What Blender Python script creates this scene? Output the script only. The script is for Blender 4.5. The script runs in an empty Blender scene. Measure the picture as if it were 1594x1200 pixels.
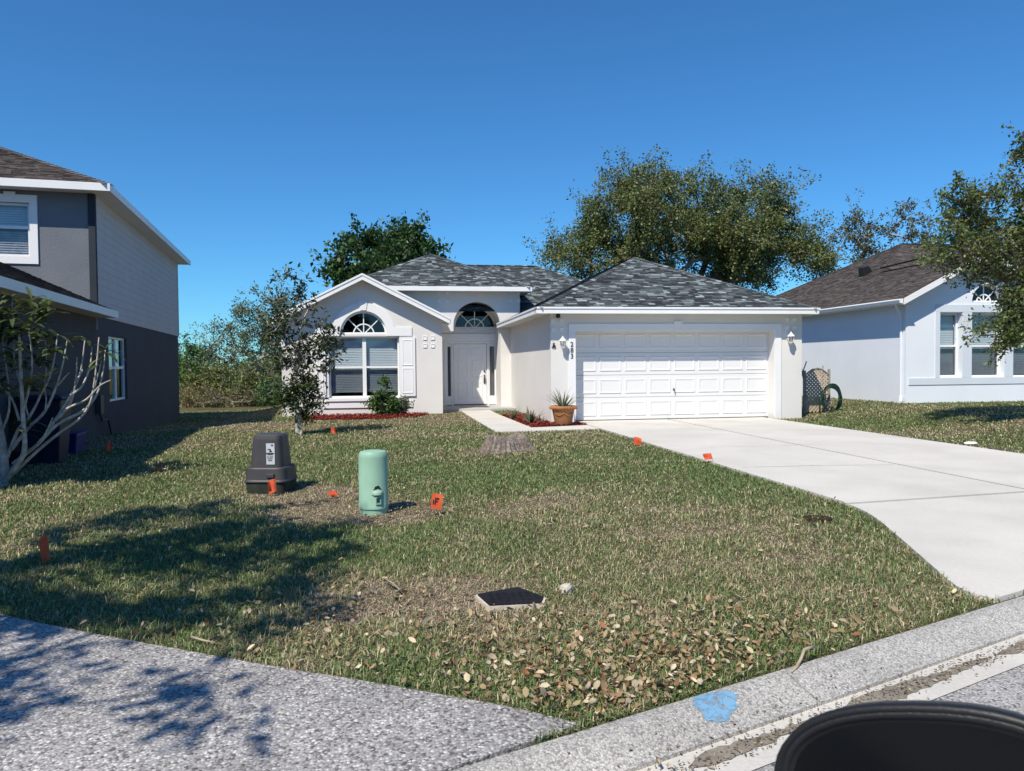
import bpy, math, random
import numpy as np
from mathutils import Vector, Matrix
from mathutils.geometry import tessellate_polygon

# ------------------------------------------------------------------ camera
F, CX, CY, W0, H0 = 1150.0, 797.0, 600.0, 1594, 1200
YAW, PITCH, ROLL, CAMH = math.radians(8.94), math.radians(-1.6), math.radians(0.5), 1.45
_f = np.array([math.sin(YAW)*math.cos(PITCH), math.cos(YAW)*math.cos(PITCH), math.sin(PITCH)])
_r0 = np.array([math.cos(YAW), -math.sin(YAW), 0.0])
_u0 = np.cross(_r0, _f)
_r = _r0*math.cos(ROLL) - _u0*math.sin(ROLL)
_u = _u0*math.cos(ROLL) + _r0*math.sin(ROLL)
scn = bpy.context.scene
col = scn.collection
cam_d = bpy.data.cameras.new('camera')
cam = bpy.data.objects.new('camera', cam_d)
col.objects.link(cam)
M3 = Matrix(((_r[0], _u[0], -_f[0]), (_r[1], _u[1], -_f[1]), (_r[2], _u[2], -_f[2])))
cam.matrix_world = Matrix.Translation((0, 0, CAMH)) @ M3.to_4x4()
cam_d.sensor_width = 36.0
cam_d.lens = F/W0*36.0
cam_d.clip_start, cam_d.clip_end = 0.05, 3000
cam_d.dof.use_dof = True
cam_d.dof.focus_distance = 12.0
cam_d.dof.aperture_fstop = 11.0
scn.camera = cam

# ------------------------------------------------------------------ sky, sun, exposure
SUN_EL, SUN_AZ = math.radians(51), math.radians(38)      # azimuth: left of the house normal, behind the camera
world = bpy.data.worlds.new('World')
scn.world = world
world.use_nodes = True
wn = world.node_tree
sky = wn.nodes.new('ShaderNodeTexSky')
sky.sky_type = 'NISHITA'
sky.sun_disc = False
sky.sun_elevation = SUN_EL
sky.sun_rotation = math.radians(180+38)
sky.air_density, sky.dust_density, sky.ozone_density = 1.0, 0.0, 3.0
sky.altitude = 0
bg = wn.nodes['Background']
bg.inputs['Strength'].default_value = 0.085
tint = wn.nodes.new('ShaderNodeVectorMath')          # the phone renders this sky a purer blue
tint.operation = 'MULTIPLY'
tint.inputs[1].default_value = (0.45, 1.02, 1.46)
wn.links.new(sky.outputs[0], tint.inputs[0])
wn.links.new(tint.outputs[0], bg.inputs['Color'])
sun_d = bpy.data.lights.new('sun', 'SUN')
sun_d.energy = 5.0
sun_d.angle = math.radians(0.53)
sun_d.color = (1.0, 0.925, 0.79)
sun = bpy.data.objects.new('sun', sun_d)
col.objects.link(sun)
SUN_DIR = Vector((math.sin(SUN_AZ)*math.cos(SUN_EL), math.cos(SUN_AZ)*math.cos(SUN_EL), -math.sin(SUN_EL)))
sun.rotation_euler = SUN_DIR.to_track_quat('-Z', 'Y').to_euler()
sun.location = (-10, -14, 30)
vs = scn.view_settings
vs.view_transform, vs.look, vs.gamma, vs.exposure = 'Standard', 'None', 1.0, 0.15
vs.use_curve_mapping = False

# ------------------------------------------------------------------ helpers
rng = np.random.default_rng(7)
random.seed(7)

def ray(x, y): return _f + _r*(x-CX)/F - _u*(y-CY)/F
def G(x, y, z=0.0):                     # pixel -> point at height z
    d = ray(x, y); t = (z-CAMH)/d[2]
    return (d[0]*t, d[1]*t, z)
def FX(x, y, Y):                        # pixel -> (X, Z) on the facade plane at depth Y
    d = ray(x, y); t = Y/d[1]
    return d[0]*t, CAMH+d[2]*t
def sstep(a, b, x):
    t = np.clip((np.asarray(x, float)-a)/(b-a), 0, 1)
    return t*t*(3-2*t)
# the street runs along UD; ND points to the lawn
C0 = np.array(G(910, 1140)[:2]); UD = np.array([0.936, 0.352]); ND = np.array([-0.352, 0.936])
def st(s, t): p = C0+UD*s+ND*t; return float(p[0]), float(p[1])
def gz(x, y):
    x = np.asarray(x, float); y = np.asarray(y, float)
    z = 0.25*sstep(10.2, 14.2, x)*sstep(5, 9, y)
    z = z - 0.4*sstep(15, 27, y)*sstep(-3.4, -6.2, x)
    return z + 0.012*np.sin(x*1.7+y*.6)*np.sin(y*1.1-x*.4)*sstep(4.5, 7, y)*sstep(17.2, 15.2, y)*sstep(4.3, 3.0, x)
def inpoly(px, py, poly):
    ins = np.zeros(len(px), bool); n = len(poly)
    for i in range(n):
        x1, y1 = poly[i][:2]; x2, y2 = poly[(i+1) % n][:2]
        if y1 == y2: continue
        c = ((y1 > py) != (y2 > py)) & (px < (x2-x1)*(py-y1)/(y2-y1)+x1)
        ins ^= c
    return ins

OFF = {}
def tag(o, label=None, cat=None, group=None, kind=None):
    if label: o['label'] = label
    if cat: o['category'] = cat
    if group: o['group'] = group
    if kind: o['kind'] = kind
    return o
def thing(name, label, cat, loc=(0, 0, 0), group=None):
    o = bpy.data.objects.new(name, None)
    o.empty_display_size = 0.2
    col.objects.link(o); o.location = loc
    OFF[o.name] = tuple(loc)
    return tag(o, label, cat, group)

class MB:
    def __init__(s, xf=None): s.v = []; s.f = []; s.c = []; s.xf = xf; s.usec = False
    def add(s, vs, fs, c=None):
        n = len(s.v); s.v.extend(vs)
        for f in fs:
            s.f.append(tuple(n+i for i in f)); s.c.append(c)
        if c is not None: s.usec = True
        return s
    def poly(s, pts, c=None): return s.add(pts, [tuple(range(len(pts)))], c)
    def box(s, x0, x1, y0, y1, z0, z1, c=None):
        v = [(x0,y0,z0),(x1,y0,z0),(x1,y1,z0),(x0,y1,z0),(x0,y0,z1),(x1,y0,z1),(x1,y1,z1),(x0,y1,z1)]
        return s.add(v, [(0,3,2,1),(4,5,6,7),(0,1,5,4),(1,2,6,5),(2,3,7,6),(3,0,4,7)], c)
    def hexa(s, bot, top, c=None):       # 4 bottom points, 4 top points
        return s.add(list(bot)+list(top), [(0,3,2,1),(4,5,6,7),(0,1,5,4),(1,2,6,5),(2,3,7,6),(3,0,4,7)], c)
    def prism(s, outer, y0, y1, holes=(), back=True, c=None, m=None):
        # outline in (x, z), extruded from y0 (front) to y1
        m = m or (lambda x, y, z: (x, y, z))
        loops = [list(outer)]+[list(h) for h in holes]
        flat = [p for l in loops for p in l]
        tris = tessellate_polygon([[Vector((p[0], p[1], 0)) for p in l] for l in loops])
        s.add([m(p[0], y0, p[1]) for p in flat], [tuple(t) for t in tris], c)
        if back: s.add([m(p[0], y1, p[1]) for p in flat], [tuple(reversed(t)) for t in tris], c)
        for l in loops:
            n = len(l)
            for i in range(n):
                a, b = l[i], l[(i+1) % n]
                s.poly([m(a[0],y0,a[1]), m(b[0],y0,b[1]), m(b[0],y1,b[1]), m(a[0],y1,a[1])], c)
        return s
    def slab(s, outer, z0, z1, c=None):  # outline in (x, y), from z0 up to z1
        return s.prism(outer, z1, z0, c=c, m=lambda x, y, z: (x, z, y))
    def tube(s, pts, rad, n=6, c=None, cap=True):
        pts = [np.array(p, float) for p in pts]; k = len(pts)
        if not hasattr(rad, '__len__'): rad = [rad]*k
        base = len(s.v); ref = None
        for i in range(k):
            d = pts[min(i+1, k-1)]-pts[max(i-1, 0)]
            L = np.linalg.norm(d); d = d/L if L > 1e-9 else np.array([0, 0, 1.0])
            if ref is None:
                ref = np.cross(d, [0.3, 0.9, 0.1]); 
                if np.linalg.norm(ref) < 1e-3: ref = np.cross(d, [1, 0, 0])
            a = ref-d*(ref@d); a /= max(np.linalg.norm(a), 1e-9); b = np.cross(d, a); ref = a
            for j in range(n):
                t = 2*math.pi*j/n
                s.v.append(tuple(pts[i]+rad[i]*(a*math.cos(t)+b*math.sin(t))))
        for i in range(k-1):
            for j in range(n):
                s.f.append((base+i*n+j, base+i*n+(j+1) % n, base+(i+1)*n+(j+1) % n, base+(i+1)*n+j)); s.c.append(c)
        if cap:
            s.f.append(tuple(base+j for j in reversed(range(n)))); s.c.append(c)
            s.f.append(tuple(base+(k-1)*n+j for j in range(n))); s.c.append(c)
        if c is not None: s.usec = True
        return s
    def loft(s, rings, cap0=True, cap1=True, c=None):
        n = len(rings[0]); base = len(s.v)
        for r in rings: s.v.extend([tuple(p) for p in r])
        for i in range(len(rings)-1):
            for j in range(n):
                s.f.append((base+i*n+j, base+i*n+(j+1) % n, base+(i+1)*n+(j+1) % n, base+(i+1)*n+j)); s.c.append(c)
        if cap0: s.f.append(tuple(base+j for j in reversed(range(n)))); s.c.append(c)
        if cap1: s.f.append(tuple(base+(len(rings)-1)*n+j for j in range(n))); s.c.append(c)
        if c is not None: s.usec = True
        return s
    def lathe(s, prof, cx, cy, n=24, c=None):
        return s.loft([[(cx+r*math.cos(2*math.pi*j/n), cy+r*math.sin(2*math.pi*j/n), z) for j in range(n)] for r, z in prof], c=c)
    def build(s, name, m, parent=None, smooth=False, kind=None, bevel=0, label=None):
        off = np.array((0, 0, 0.0)); p = parent
        if p is not None:
            while p.parent is not None: p = p.parent
            off = np.array(OFF.get(p.name, (0, 0, 0)), float)
        v = s.v if s.xf is None else [s.xf(*q) for q in s.v]
        v = np.array(v, float)-off
        me = bpy.data.meshes.new(name)
        me.from_pydata(v.tolist(), [], s.f)
        if s.usec:
            at = me.color_attributes.new('Col', 'FLOAT_COLOR', 'CORNER')
            data = np.ones((len(me.loops), 4), np.float32); k = 0
            for f, c in zip(s.f, s.c):
                cc = c or (.5, .5, .5)
                data[k:k+len(f), :3] = cc; k += len(f)
            at.data.foreach_set('color', data.ravel())
        me.materials.append(m)
        me.update()
        import bmesh as _bm
        if not s.usec:
            b = _bm.new(); b.from_mesh(me); _bm.ops.recalc_face_normals(b, faces=b.faces); b.to_mesh(me); b.free()
        if smooth: me.polygons.foreach_set('use_smooth', [True]*len(me.polygons))
        o = bpy.data.objects.new(name, me); col.objects.link(o)
        if parent is not None: o.parent = parent
        if bevel:
            md = o.modifiers.new('bevel', 'BEVEL'); md.width = bevel; md.segments = 2; md.limit_method = 'ANGLE'
        if smooth == 'auto':
            pass
        if kind: o['kind'] = kind
        if label: o['label'] = label
        return o

def npmesh(name, V, Fq, m, parent=None, cols=None, kind=None, smooth=False):
    """big mesh from arrays; Fq (n,k) faces of equal size; cols per vertex"""
    me = bpy.data.meshes.new(name)
    off = np.array((0, 0, 0.0)); p = parent
    if p is not None:
        while p.parent is not None: p = p.parent
        off = np.array(OFF.get(p.name, (0, 0, 0)), float)
    V = np.asarray(V, np.float32)-off.astype(np.float32)
    n, k = Fq.shape
    me.vertices.add(len(V)); me.vertices.foreach_set('co', V.ravel())
    me.loops.add(n*k); me.loops.foreach_set('vertex_index', Fq.astype(np.int32).ravel())
    me.polygons.add(n)
    me.polygons.foreach_set('loop_start', np.arange(0, n*k, k, dtype=np.int32))
    if cols is not None:
        at = me.color_attributes.new('Col', 'FLOAT_COLOR', 'POINT')
        c = np.ones((len(V), 4), np.float32); c[:, :3] = cols
        at.data.foreach_set('color', c.ravel())
    me.materials.append(m)
    me.update(calc_edges=True); me.validate()
    if smooth: me.polygons.foreach_set('use_smooth', [True]*n)
    o = bpy.data.objects.new(name, me); col.objects.link(o)
    if parent is not None: o.parent = parent
    if kind: o['kind'] = kind
    return o

def copy_thing(root, loc, label, rotz=None, scale=None):
    r = root.copy(); col.objects.link(r); r.location = loc; r['label'] = label
    if rotz is not None: r.rotation_euler = (0, 0, rotz)
    if scale: r.scale = (scale,)*3
    for ch in root.children:
        c = ch.copy(); col.objects.link(c); c.parent = r
        for g in ch.children:
            d = g.copy(); col.objects.link(d); d.parent = c
    return r

# ------------------------------------------------------------------ materials
def newmat(name):
    m = bpy.data.materials.new(name); m.use_nodes = True
    nt = m.node_tree; b = nt.nodes['Principled BSDF']
    return m, nt, b
def nd(nt, typ, **kw):
    n = nt.nodes.new(typ)
    for k, v in kw.items(): setattr(n, k, v)
    return n
def mat(name, c, rough=.6, var=.08, vscale=2.5, bump=0, bscale=60, spec=.3, metal=0, attr=False, trans=0, c2=None, fine=0, fscale=120, coat=0):
    m, nt, b = newmat(name); L = nt.links
    tc = nd(nt, 'ShaderNodeTexCoord')
    b.inputs['Roughness'].default_value = rough
    b.inputs['Specular IOR Level'].default_value = spec
    b.inputs['Metallic'].default_value = metal
    if coat: b.inputs['Coat Weight'].default_value = coat
    if attr:
        a = nd(nt, 'ShaderNodeVertexColor', layer_name='Col'); base = a.outputs['Color']
    else:
        rgb = nd(nt, 'ShaderNodeRGB'); rgb.outputs[0].default_value = (*c, 1); base = rgb.outputs[0]
    def mul(base, scale, amt, detail=4):
        n = nd(nt, 'ShaderNodeTexNoise'); n.inputs['Scale'].default_value = scale; n.inputs['Detail'].default_value = detail
        L.new(tc.outputs['Object'], n.inputs['Vector'])
        r = nd(nt, 'ShaderNodeMapRange'); r.inputs['From Min'].default_value = .25; r.inputs['From Max'].default_value = .75
        r.inputs['To Min'].default_value = 1-amt; r.inputs['To Max'].default_value = 1+amt
        L.new(n.outputs['Fac'], r.inputs['Value'])
        x = nd(nt, 'ShaderNodeVectorMath', operation='SCALE')
        L.new(base, x.inputs[0]); L.new(r.outputs[0], x.inputs['Scale'])
        return x.outputs[0], n
    if c2 is not None:
        n = nd(nt, 'ShaderNodeTexNoise'); n.inputs['Scale'].default_value = vscale*1.7; n.inputs['Detail'].default_value = 6
        L.new(tc.outputs['Object'], n.inputs['Vector'])
        r = nd(nt, 'ShaderNodeMapRange'); r.inputs['From Min'].default_value = .4; r.inputs['From Max'].default_value = .65
        L.new(n.outputs['Fac'], r.inputs['Value'])
        mx = nd(nt, 'ShaderNodeMix', data_type='RGBA'); L.new(r.outputs[0], mx.inputs[0])
        L.new(base, mx.inputs[6]); mx.inputs[7].default_value = (*c2, 1); base = mx.outputs[2]
    if var: base, _ = mul(base, vscale, var)
    if fine: base, _ = mul(base, fscale, fine, 2)
    L.new(base, b.inputs['Base Color'])
    if bump:
        n = nd(nt, 'ShaderNodeTexNoise'); n.inputs['Scale'].default_value = bscale; n.inputs['Detail'].default_value = 5
        L.new(tc.outputs['Object'], n.inputs['Vector'])
        bp = nd(nt, 'ShaderNodeBump'); bp.inputs['Strength'].default_value = bump; bp.inputs['Distance'].default_value = .01
        L.new(n.outputs['Fac'], bp.inputs['Height']); L.new(bp.outputs[0], b.inputs['Normal'])
    if trans:
        t = nd(nt, 'ShaderNodeBsdfTranslucent'); L.new(base, t.inputs['Color'])
        mix = nd(nt, 'ShaderNodeMixShader'); mix.inputs[0].default_value = trans
        L.new(b.outputs[0], mix.inputs[1]); L.new(t.outputs[0], mix.inputs[2])
        L.new(mix.outputs[0], nt.nodes['Material Output'].inputs['Surface'])
    return m
def aggregate(name, dark, light, scale=55, mid=None, bump=.5):
    m, nt, b = newmat(name); L = nt.links
    tc = nd(nt, 'ShaderNodeTexCoord')
    v = nd(nt, 'ShaderNodeTexVoronoi'); v.inputs['Scale'].default_value = scale
    L.new(tc.outputs['Object'], v.inputs['Vector'])
    sep = nd(nt, 'ShaderNodeSeparateColor'); L.new(v.outputs['Color'], sep.inputs[0])
    cr = nd(nt, 'ShaderNodeValToRGB')
    e = cr.color_ramp.elements
    e[0].position = 0; e[0].color = (*dark, 1); e[1].position = 1; e[1].color = (*light, 1)
    mid = mid or tuple((a+c)/2 for a, c in zip(dark, light))
    x = e.new(.35); x.color = (*mid, 1); x = e.new(.75); x.color = (*tuple(q*1.08 for q in mid), 1)
    L.new(sep.outputs[0], cr.inputs[0])
    d = nd(nt, 'ShaderNodeMapRange'); d.inputs['From Min'].default_value = .25; d.inputs['From Max'].default_value = .75
    d.inputs['To Min'].default_value = 1; d.inputs['To Max'].default_value = .62
    L.new(v.outputs['Distance'], d.inputs['Value'])
    n = nd(nt, 'ShaderNodeTexNoise'); n.inputs['Scale'].default_value = 1.3; n.inputs['Detail'].default_value = 6
    L.new(tc.outputs['Object'], n.inputs['Vector'])
    r = nd(nt, 'ShaderNodeMapRange'); r.inputs['From Min'].default_value = .3; r.inputs['From Max'].default_value = .7
    r.inputs['To Min'].default_value = .8; r.inputs['To Max'].default_value = 1.15
    L.new(n.outputs['Fac'], r.inputs['Value'])
    mm = nd(nt, 'ShaderNodeMath', operation='MULTIPLY'); L.new(d.outputs[0], mm.inputs[0]); L.new(r.outputs[0], mm.inputs[1])
    s = nd(nt, 'ShaderNodeVectorMath', operation='SCALE'); L.new(cr.outputs[0], s.inputs[0]); L.new(mm.outputs[0], s.inputs['Scale'])
    L.new(s.outputs[0], b.inputs['Base Color']); b.inputs['Roughness'].default_value = .85
    b.inputs['Specular IOR Level'].default_value = .2
    bp = nd(nt, 'ShaderNodeBump'); bp.inputs['Strength'].default_value = bump; bp.inputs['Distance'].default_value = .006; bp.invert = True
    L.new(v.outputs['Distance'], bp.inputs['Height']); L.new(bp.outputs[0], b.inputs['Normal'])
    return m
def glassmat(name, tint=(.8, .86, .9), refl=.12):
    m, nt, b = newmat(name); L = nt.links
    t = nd(nt, 'ShaderNodeBsdfTransparent'); t.inputs[0].default_value = (*tint, 1)
    g = nd(nt, 'ShaderNodeBsdfGlossy'); g.inputs['Roughness'].default_value = .03
    lw = nd(nt, 'ShaderNodeLayerWeight'); lw.inputs['Blend'].default_value = .5
    pw = nd(nt, 'ShaderNodeMath', operation='POWER'); pw.inputs[1].default_value = 5; L.new(lw.outputs['Facing'], pw.inputs[0])
    ad = nd(nt, 'ShaderNodeMath', operation='MULTIPLY_ADD'); ad.inputs[1].default_value = .9; ad.inputs[2].default_value = refl; L.new(pw.outputs[0], ad.inputs[0])
    mx = nd(nt, 'ShaderNodeMixShader'); L.new(ad.outputs[0], mx.inputs[0]); L.new(t.outputs[0], mx.inputs[1]); L.new(g.outputs[0], mx.inputs[2])
    L.new(mx.outputs[0], nt.nodes['Material Output'].inputs['Surface'])
    return m

MT = {}
MT['stucco'] = mat('white_stucco', (.715, .70, .68), .85, .05, .9, .35, 45, .15, fine=.05, fscale=60)
MT['trim'] = mat('white_trim_paint', (.81, .815, .825), .55, .03, 2, .08, 40, .3)
MT['soffit'] = mat('soffit', (.62, .62, .60), .7, .04, 2)
MT['fascia'] = mat('fascia_paint', (.82, .82, .82), .45, .04, 3)
MT['roofdeck'] = mat('roof_underlay', (.05, .055, .06), .9, .1, 2)
MT['shingle'] = mat('asphalt_shingle', (1, 1, 1), .9, .10, 1.2, .5, 180, .15, attr=True, fine=.16, fscale=140)
MT['vinyl'] = mat('white_vinyl', (.82, .83, .84), .4, .02, 3)
MT['gdoor'] = mat('garage_door_paint', (.74, .74, .745), .45, .02, 1.5, .05, 90)
MT['seam'] = mat('dark_seam', (.10, .10, .10), .8, .1)
MT['glass'] = glassmat('window_glass', (.86, .90, .93), .05)
MT['darkglass'] = glassmat('dark_window_glass', (.35, .38, .42), .05)
MT['blind'] = mat('blind_slats', (.78, .78, .76), .6, .03, 4)
MT['screen'] = glassmat('insect_screen', (.62, .62, .64), .04)
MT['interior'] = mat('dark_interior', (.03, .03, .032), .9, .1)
MT['black'] = mat('black_metal', (.015, .015, .016), .4, .1, 5)
MT['whitemetal'] = mat('white_lamp_metal', (.8, .8, .8), .4, .04, 8)
MT['lampglass'] = glassmat('lamp_glass', (.75, .77, .78), .2)
MT['nickel'] = mat('door_hardware', (.12, .11, .10), .3, .1, 20, metal=.9)
MT['concrete'] = mat('driveway_concrete', (.60, .575, .53), .9, .09, .55, .22, 90, .15, fine=.05, fscale=35, c2=(.54, .515, .47))
MT['step'] = mat('step_concrete', (.42, .41, .40), .9, .1, 2, .2, 80)
MT['crack'] = mat('joint_dirt', (.085, .075, .06), 1, .4, 14, .3, 70)
MT['agg'] = aggregate('exposed_aggregate', (.13, .12, .12), (.74, .72, .69), 85, (.39, .375, .37))
MT['curbagg'] = aggregate('curb_aggregate', (.26, .25, .24), (.66, .64, .60), 120, (.48, .465, .44), .18)
MT['street'] = aggregate('street_aggregate', (.11, .11, .11), (.60, .58, .56), 105, (.41, .40, .39), .3)
MT['gutter'] = mat('gutter_cement', (.56, .535, .49), .9, .13, 1.6, .25, 60, .15, fine=.08, fscale=50)
MT['silt'] = mat('gutter_silt', (.23, .205, .17), 1, .22, 7, .5, 60, .1, fine=.2, fscale=90)
MT['thatch'] = mat('lawn_thatch', (.105, .088, .05), 1, .3, 1.2, .8, 60, .05, fine=.35, fscale=55, c2=(.085, .095, .035))
MT['grass'] = mat('grass_blade', (1, 1, 1), .55, 0, attr=True, trans=.25, spec=.25)
MT['leaf'] = mat('tree_leaf', (1, 1, 1), .45, 0, attr=True, trans=.28, spec=.35)
MT['dryleaf'] = mat('dry_leaf', (1, 1, 1), .7, 0, attr=True, trans=.15, spec=.2)
MT['bark'] = mat('bark', (.16, .13, .10), .95, .3, 6, .8, 40, .1, c2=(.24, .22, .19))
MT['palebark'] = mat('pale_bark', (.36, .33, .29), .9, .3, 9, .6, 40, .1, c2=(.52, .50, .46))
MT['greybark'] = mat('grey_bark', (.22, .20, .18), .9, .3, 8, .7, 40, .1, c2=(.40, .38, .35))
MT['mulch'] = mat('red_mulch', (1, 1, 1), .9, .2, 8, .5, 60, .1, attr=True)
MT['terracotta'] = mat('terracotta', (.36, .17, .075), .75, .15, 6, .2, 60, .2)
MT['soil'] = mat('soil', (.045, .032, .022), 1, .3, 9, .8, 40, .05)
MT['pedgreen'] = mat('pale_green_plastic', (.27, .46, .34), .5, .08, 5, .06, 60, .3, c2=(.30, .48, .37))
MT['pedgrey'] = mat('dark_grey_plastic', (.055, .053, .056), .5, .12, 5, .1, 60, .35)
MT['pedfoot'] = mat('dark_foot', (.028, .034, .028), .9, .3, 9, .4, 60)  # plain dark tone for the foot, the recess patch and the lock
MT['sticker'] = mat('sticker_white', (.45, .48, .52), .6, .1, 14)
MT['ink'] = mat('sticker_ink', (.02, .022, .03), .7, .1, 10)
MT['flag'] = mat('orange_flag', (.88, .15, .06), .6, .1, 14, trans=.3)
MT['wire'] = mat('wire', (.25, .25, .25), .4, .1, metal=.8)
MT['lid'] = mat('meter_lid', (.014, .014, .017), .75, .2, 9, .3, 90, .2, fine=.3, fscale=70)
MT['stone'] = mat('pale_stone', (.55, .50, .43), .9, .15, 12, .6, 25)
MT['bluepaint_'] = mat('faded_blue_paint', (.20, .42, .66), .9, .2, 14, .5, 75, .1, c2=(.33, .46, .60), fine=.25, fscale=75)
MT['stump'] = mat('stump_bark', (.15, .12, .10), .95, .35, 14, .9, 30, .05, c2=(.27, .235, .21))
MT['lattice'] = mat('weathered_lattice', (.56, .45, .34), .9, .2, 9, .3, 60, .1, c2=(.44, .36, .28))
MT['post'] = mat('weathered_post', (.33, .30, .26), .9, .2, 9, .4, 40, .1)
MT['hose'] = mat('green_hose', (.012, .035, .022), .4, .1, 5)
MT['nstucco'] = mat('pale_blue_stucco', (.76, .80, .865), .85, .04, 1, .35, 45, .15)
MT['nband'] = mat('blue_grey_band', (.62, .68, .75), .8, .04, 1, .2, 45, .15)
MT['lgrey'] = mat('grey_stucco', (.17, .185, .21), .85, .12, 1.2, .6, 28, .15)
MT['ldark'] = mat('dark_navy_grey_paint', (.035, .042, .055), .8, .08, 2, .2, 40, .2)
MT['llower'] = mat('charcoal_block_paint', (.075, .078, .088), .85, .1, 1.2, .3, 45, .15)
MT['siding'] = mat('grey_siding', (.52, .50, .50), .7, .05, 2, .05, 30, .2)
MT['curtain'] = mat('plaid_curtain', (.42, .38, .38), .9, .3, 5)
MT['navybin'] = mat('navy_bin', (.012, .016, .045), .5, .1, 5)
MT['bluebox'] = mat('blue_box', (.012, .022, .14), .5, .1, 5)
MT['litter'] = mat('white_litter', (.75, .73, .68), .8, .05, 10)
MT['sand'] = mat('bare_sand', (.40, .34, .26), 1, .15, 8, .4, 50, .05)
MT['stick'] = mat('dead_stick', (.36, .30, .22), .9, .2, 20, .3, 60)
MT['carpaint'] = mat('black_car_paint', (.010, .011, .014), .25, .02, 3, spec=.5, coat=.6)
MT['plastic'] = mat('black_plastic', (.012, .012, .014), .45, .1, 9, .1, 200, .4)
MT['mirrorglass'] = mat('mirror_glass', (.004, .0045, .006), .15, 0, spec=.25)
MT['rubber'] = mat('tyre_rubber', (.012, .012, .012), .85, .1, 9)
MT['alloy'] = mat('alloy', (.35, .35, .36), .35, .05, 9, metal=.8)

def faded(name, c):
    m, nt, b = newmat(name); L = nt.links
    tc = nd(nt, 'ShaderNodeTexCoord'); n = nd(nt, 'ShaderNodeTexNoise'); n.inputs['Scale'].default_value = 26; n.inputs['Detail'].default_value = 6
    L.new(tc.outputs['Object'], n.inputs['Vector'])
    v = nd(nt, 'ShaderNodeTexVoronoi'); v.inputs['Scale'].default_value = 75; L.new(tc.outputs['Object'], v.inputs['Vector'])
    ad = nd(nt, 'ShaderNodeMath', operation='ADD'); L.new(n.outputs['Fac'], ad.inputs[0])
    mu = nd(nt, 'ShaderNodeMath', operation='MULTIPLY'); mu.inputs[1].default_value = -.35; L.new(v.outputs['Distance'], mu.inputs[0]); L.new(mu.outputs[0], ad.inputs[1])
    r = nd(nt, 'ShaderNodeMapRange'); r.inputs['From Min'].default_value = .02; r.inputs['From Max'].default_value = .36
    L.new(ad.outputs[0], r.inputs['Value'])
    b.inputs['Base Color'].default_value = (*c, 1); b.inputs['Roughness'].default_value = .9
    t = nd(nt, 'ShaderNodeBsdfTransparent'); mx = nd(nt, 'ShaderNodeMixShader')
    L.new(r.outputs[0], mx.inputs[0]); L.new(t.outputs[0], mx.inputs[1]); L.new(b.outputs[0], mx.inputs[2]); L.new(mx.outputs[0], nt.nodes['Material Output'].inputs['Surface'])
    return m
MT['bluepaint'] = faded('faded_blue_paint', (.17, .35, .53))

# ------------------------------------------------------------------ ground, street, kerb, drives
def axis(lo, hi, fine_lo, fine_hi, step):
    a = list(np.arange(fine_lo, fine_hi+1e-6, step))
    d = step
    x = fine_lo
    while x > lo: d *= 1.5; x -= d; a.insert(0, x)
    d = step; x = fine_hi
    while x < hi: d *= 1.5; x += d; a.append(x)
    return a
S = axis(-700, 700, -22, 34, .5)
T = [-700, -200, -60, -20, -9.0, -8.95, 0.012, 0.02] + [x for x in axis(0.3, 900, 0.3, 36, .5) if x >= 0.3]
V = []; Fc = []
for t in T:
    for s_ in S:
        x, y = st(s_, t)
        z = -.35 if -8.96 < t < 0.015 else (-.006 if t < .1 else float(gz(x, y)))
        V.append((x, y, z))
n = len(S)
Fc = np.array([(j*n+i, j*n+i+1, (j+1)*n+i+1, (j+1)*n+i) for j in range(len(T)-1) for i in range(n-1)])
tag(npmesh('lawn', V, Fc, MT['thatch']), 'wide lawn ground under the patchy grass', kind='structure')

def strip(profile, s0, s1, step, wob=0):
    """profile: (t, z) pairs swept along the street"""
    mb = MB(); n = int((s1-s0)/step)+1
    rows = []
    for i in range(n):
        s_ = s0+i*step
        rows.append([(*st(s_, t), z) for t, z in profile])
    k = len(profile)
    mb.v = [p for r in rows for p in r]
    for i in range(n-1):
        for j in range(k-1):
            mb.f.append((i*k+j, (i+1)*k+j, (i+1)*k+j+1, i*k+j+1)); mb.c.append(None)
    return mb
# kerb in cast lengths with thin joints between them
kerb = thing('kerb', 'rolled aggregate kerb along the street', None, (*st(0, -.1), 0)); kerb['kind'] = 'structure'
PR = [(0.010, -.3), (0.010, .004), (-.035, .006), (-.075, -.006), (-.13, -.030), (-.19, -.052), (-.215, -.058), (-.215, -.3)]
edges = [-24, -18.3, -13.1, -8.2, -4.0, -.66, 1.12, 4.15, 7.3, 10.4, 13.5, 17, 22, 30]
for a, b in zip(edges[:-1], edges[1:]):
    mb = strip(PR, a+.004, b-.004, (b-a-.008)/8)
    n8 = len(PR)
    mb.f.append(tuple(range(n8))); mb.c.append(None)
    L8 = len(mb.v)//n8
    mb.f.append(tuple((L8-1)*n8+i for i in reversed(range(n8)))); mb.c.append(None)
    mb.build('kerb_length', MT['curbagg'], kerb)
g = strip([(-.213, -.075), (-.30, -.066), (-.45, -.060)], -24, 30, .6).build('gutter', MT['gutter'])
tag(g, 'smooth pale cement gutter strip along the kerb', kind='structure')
s_ = strip([(-.449, -.064), (-1.5, -.050), (-4.5, .01), (-8.5, -.06), (-9.1, -.3)], -80, 90, 2).build('street', MT['street'])
tag(s_, 'grey aggregate street', kind='structure')
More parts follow.
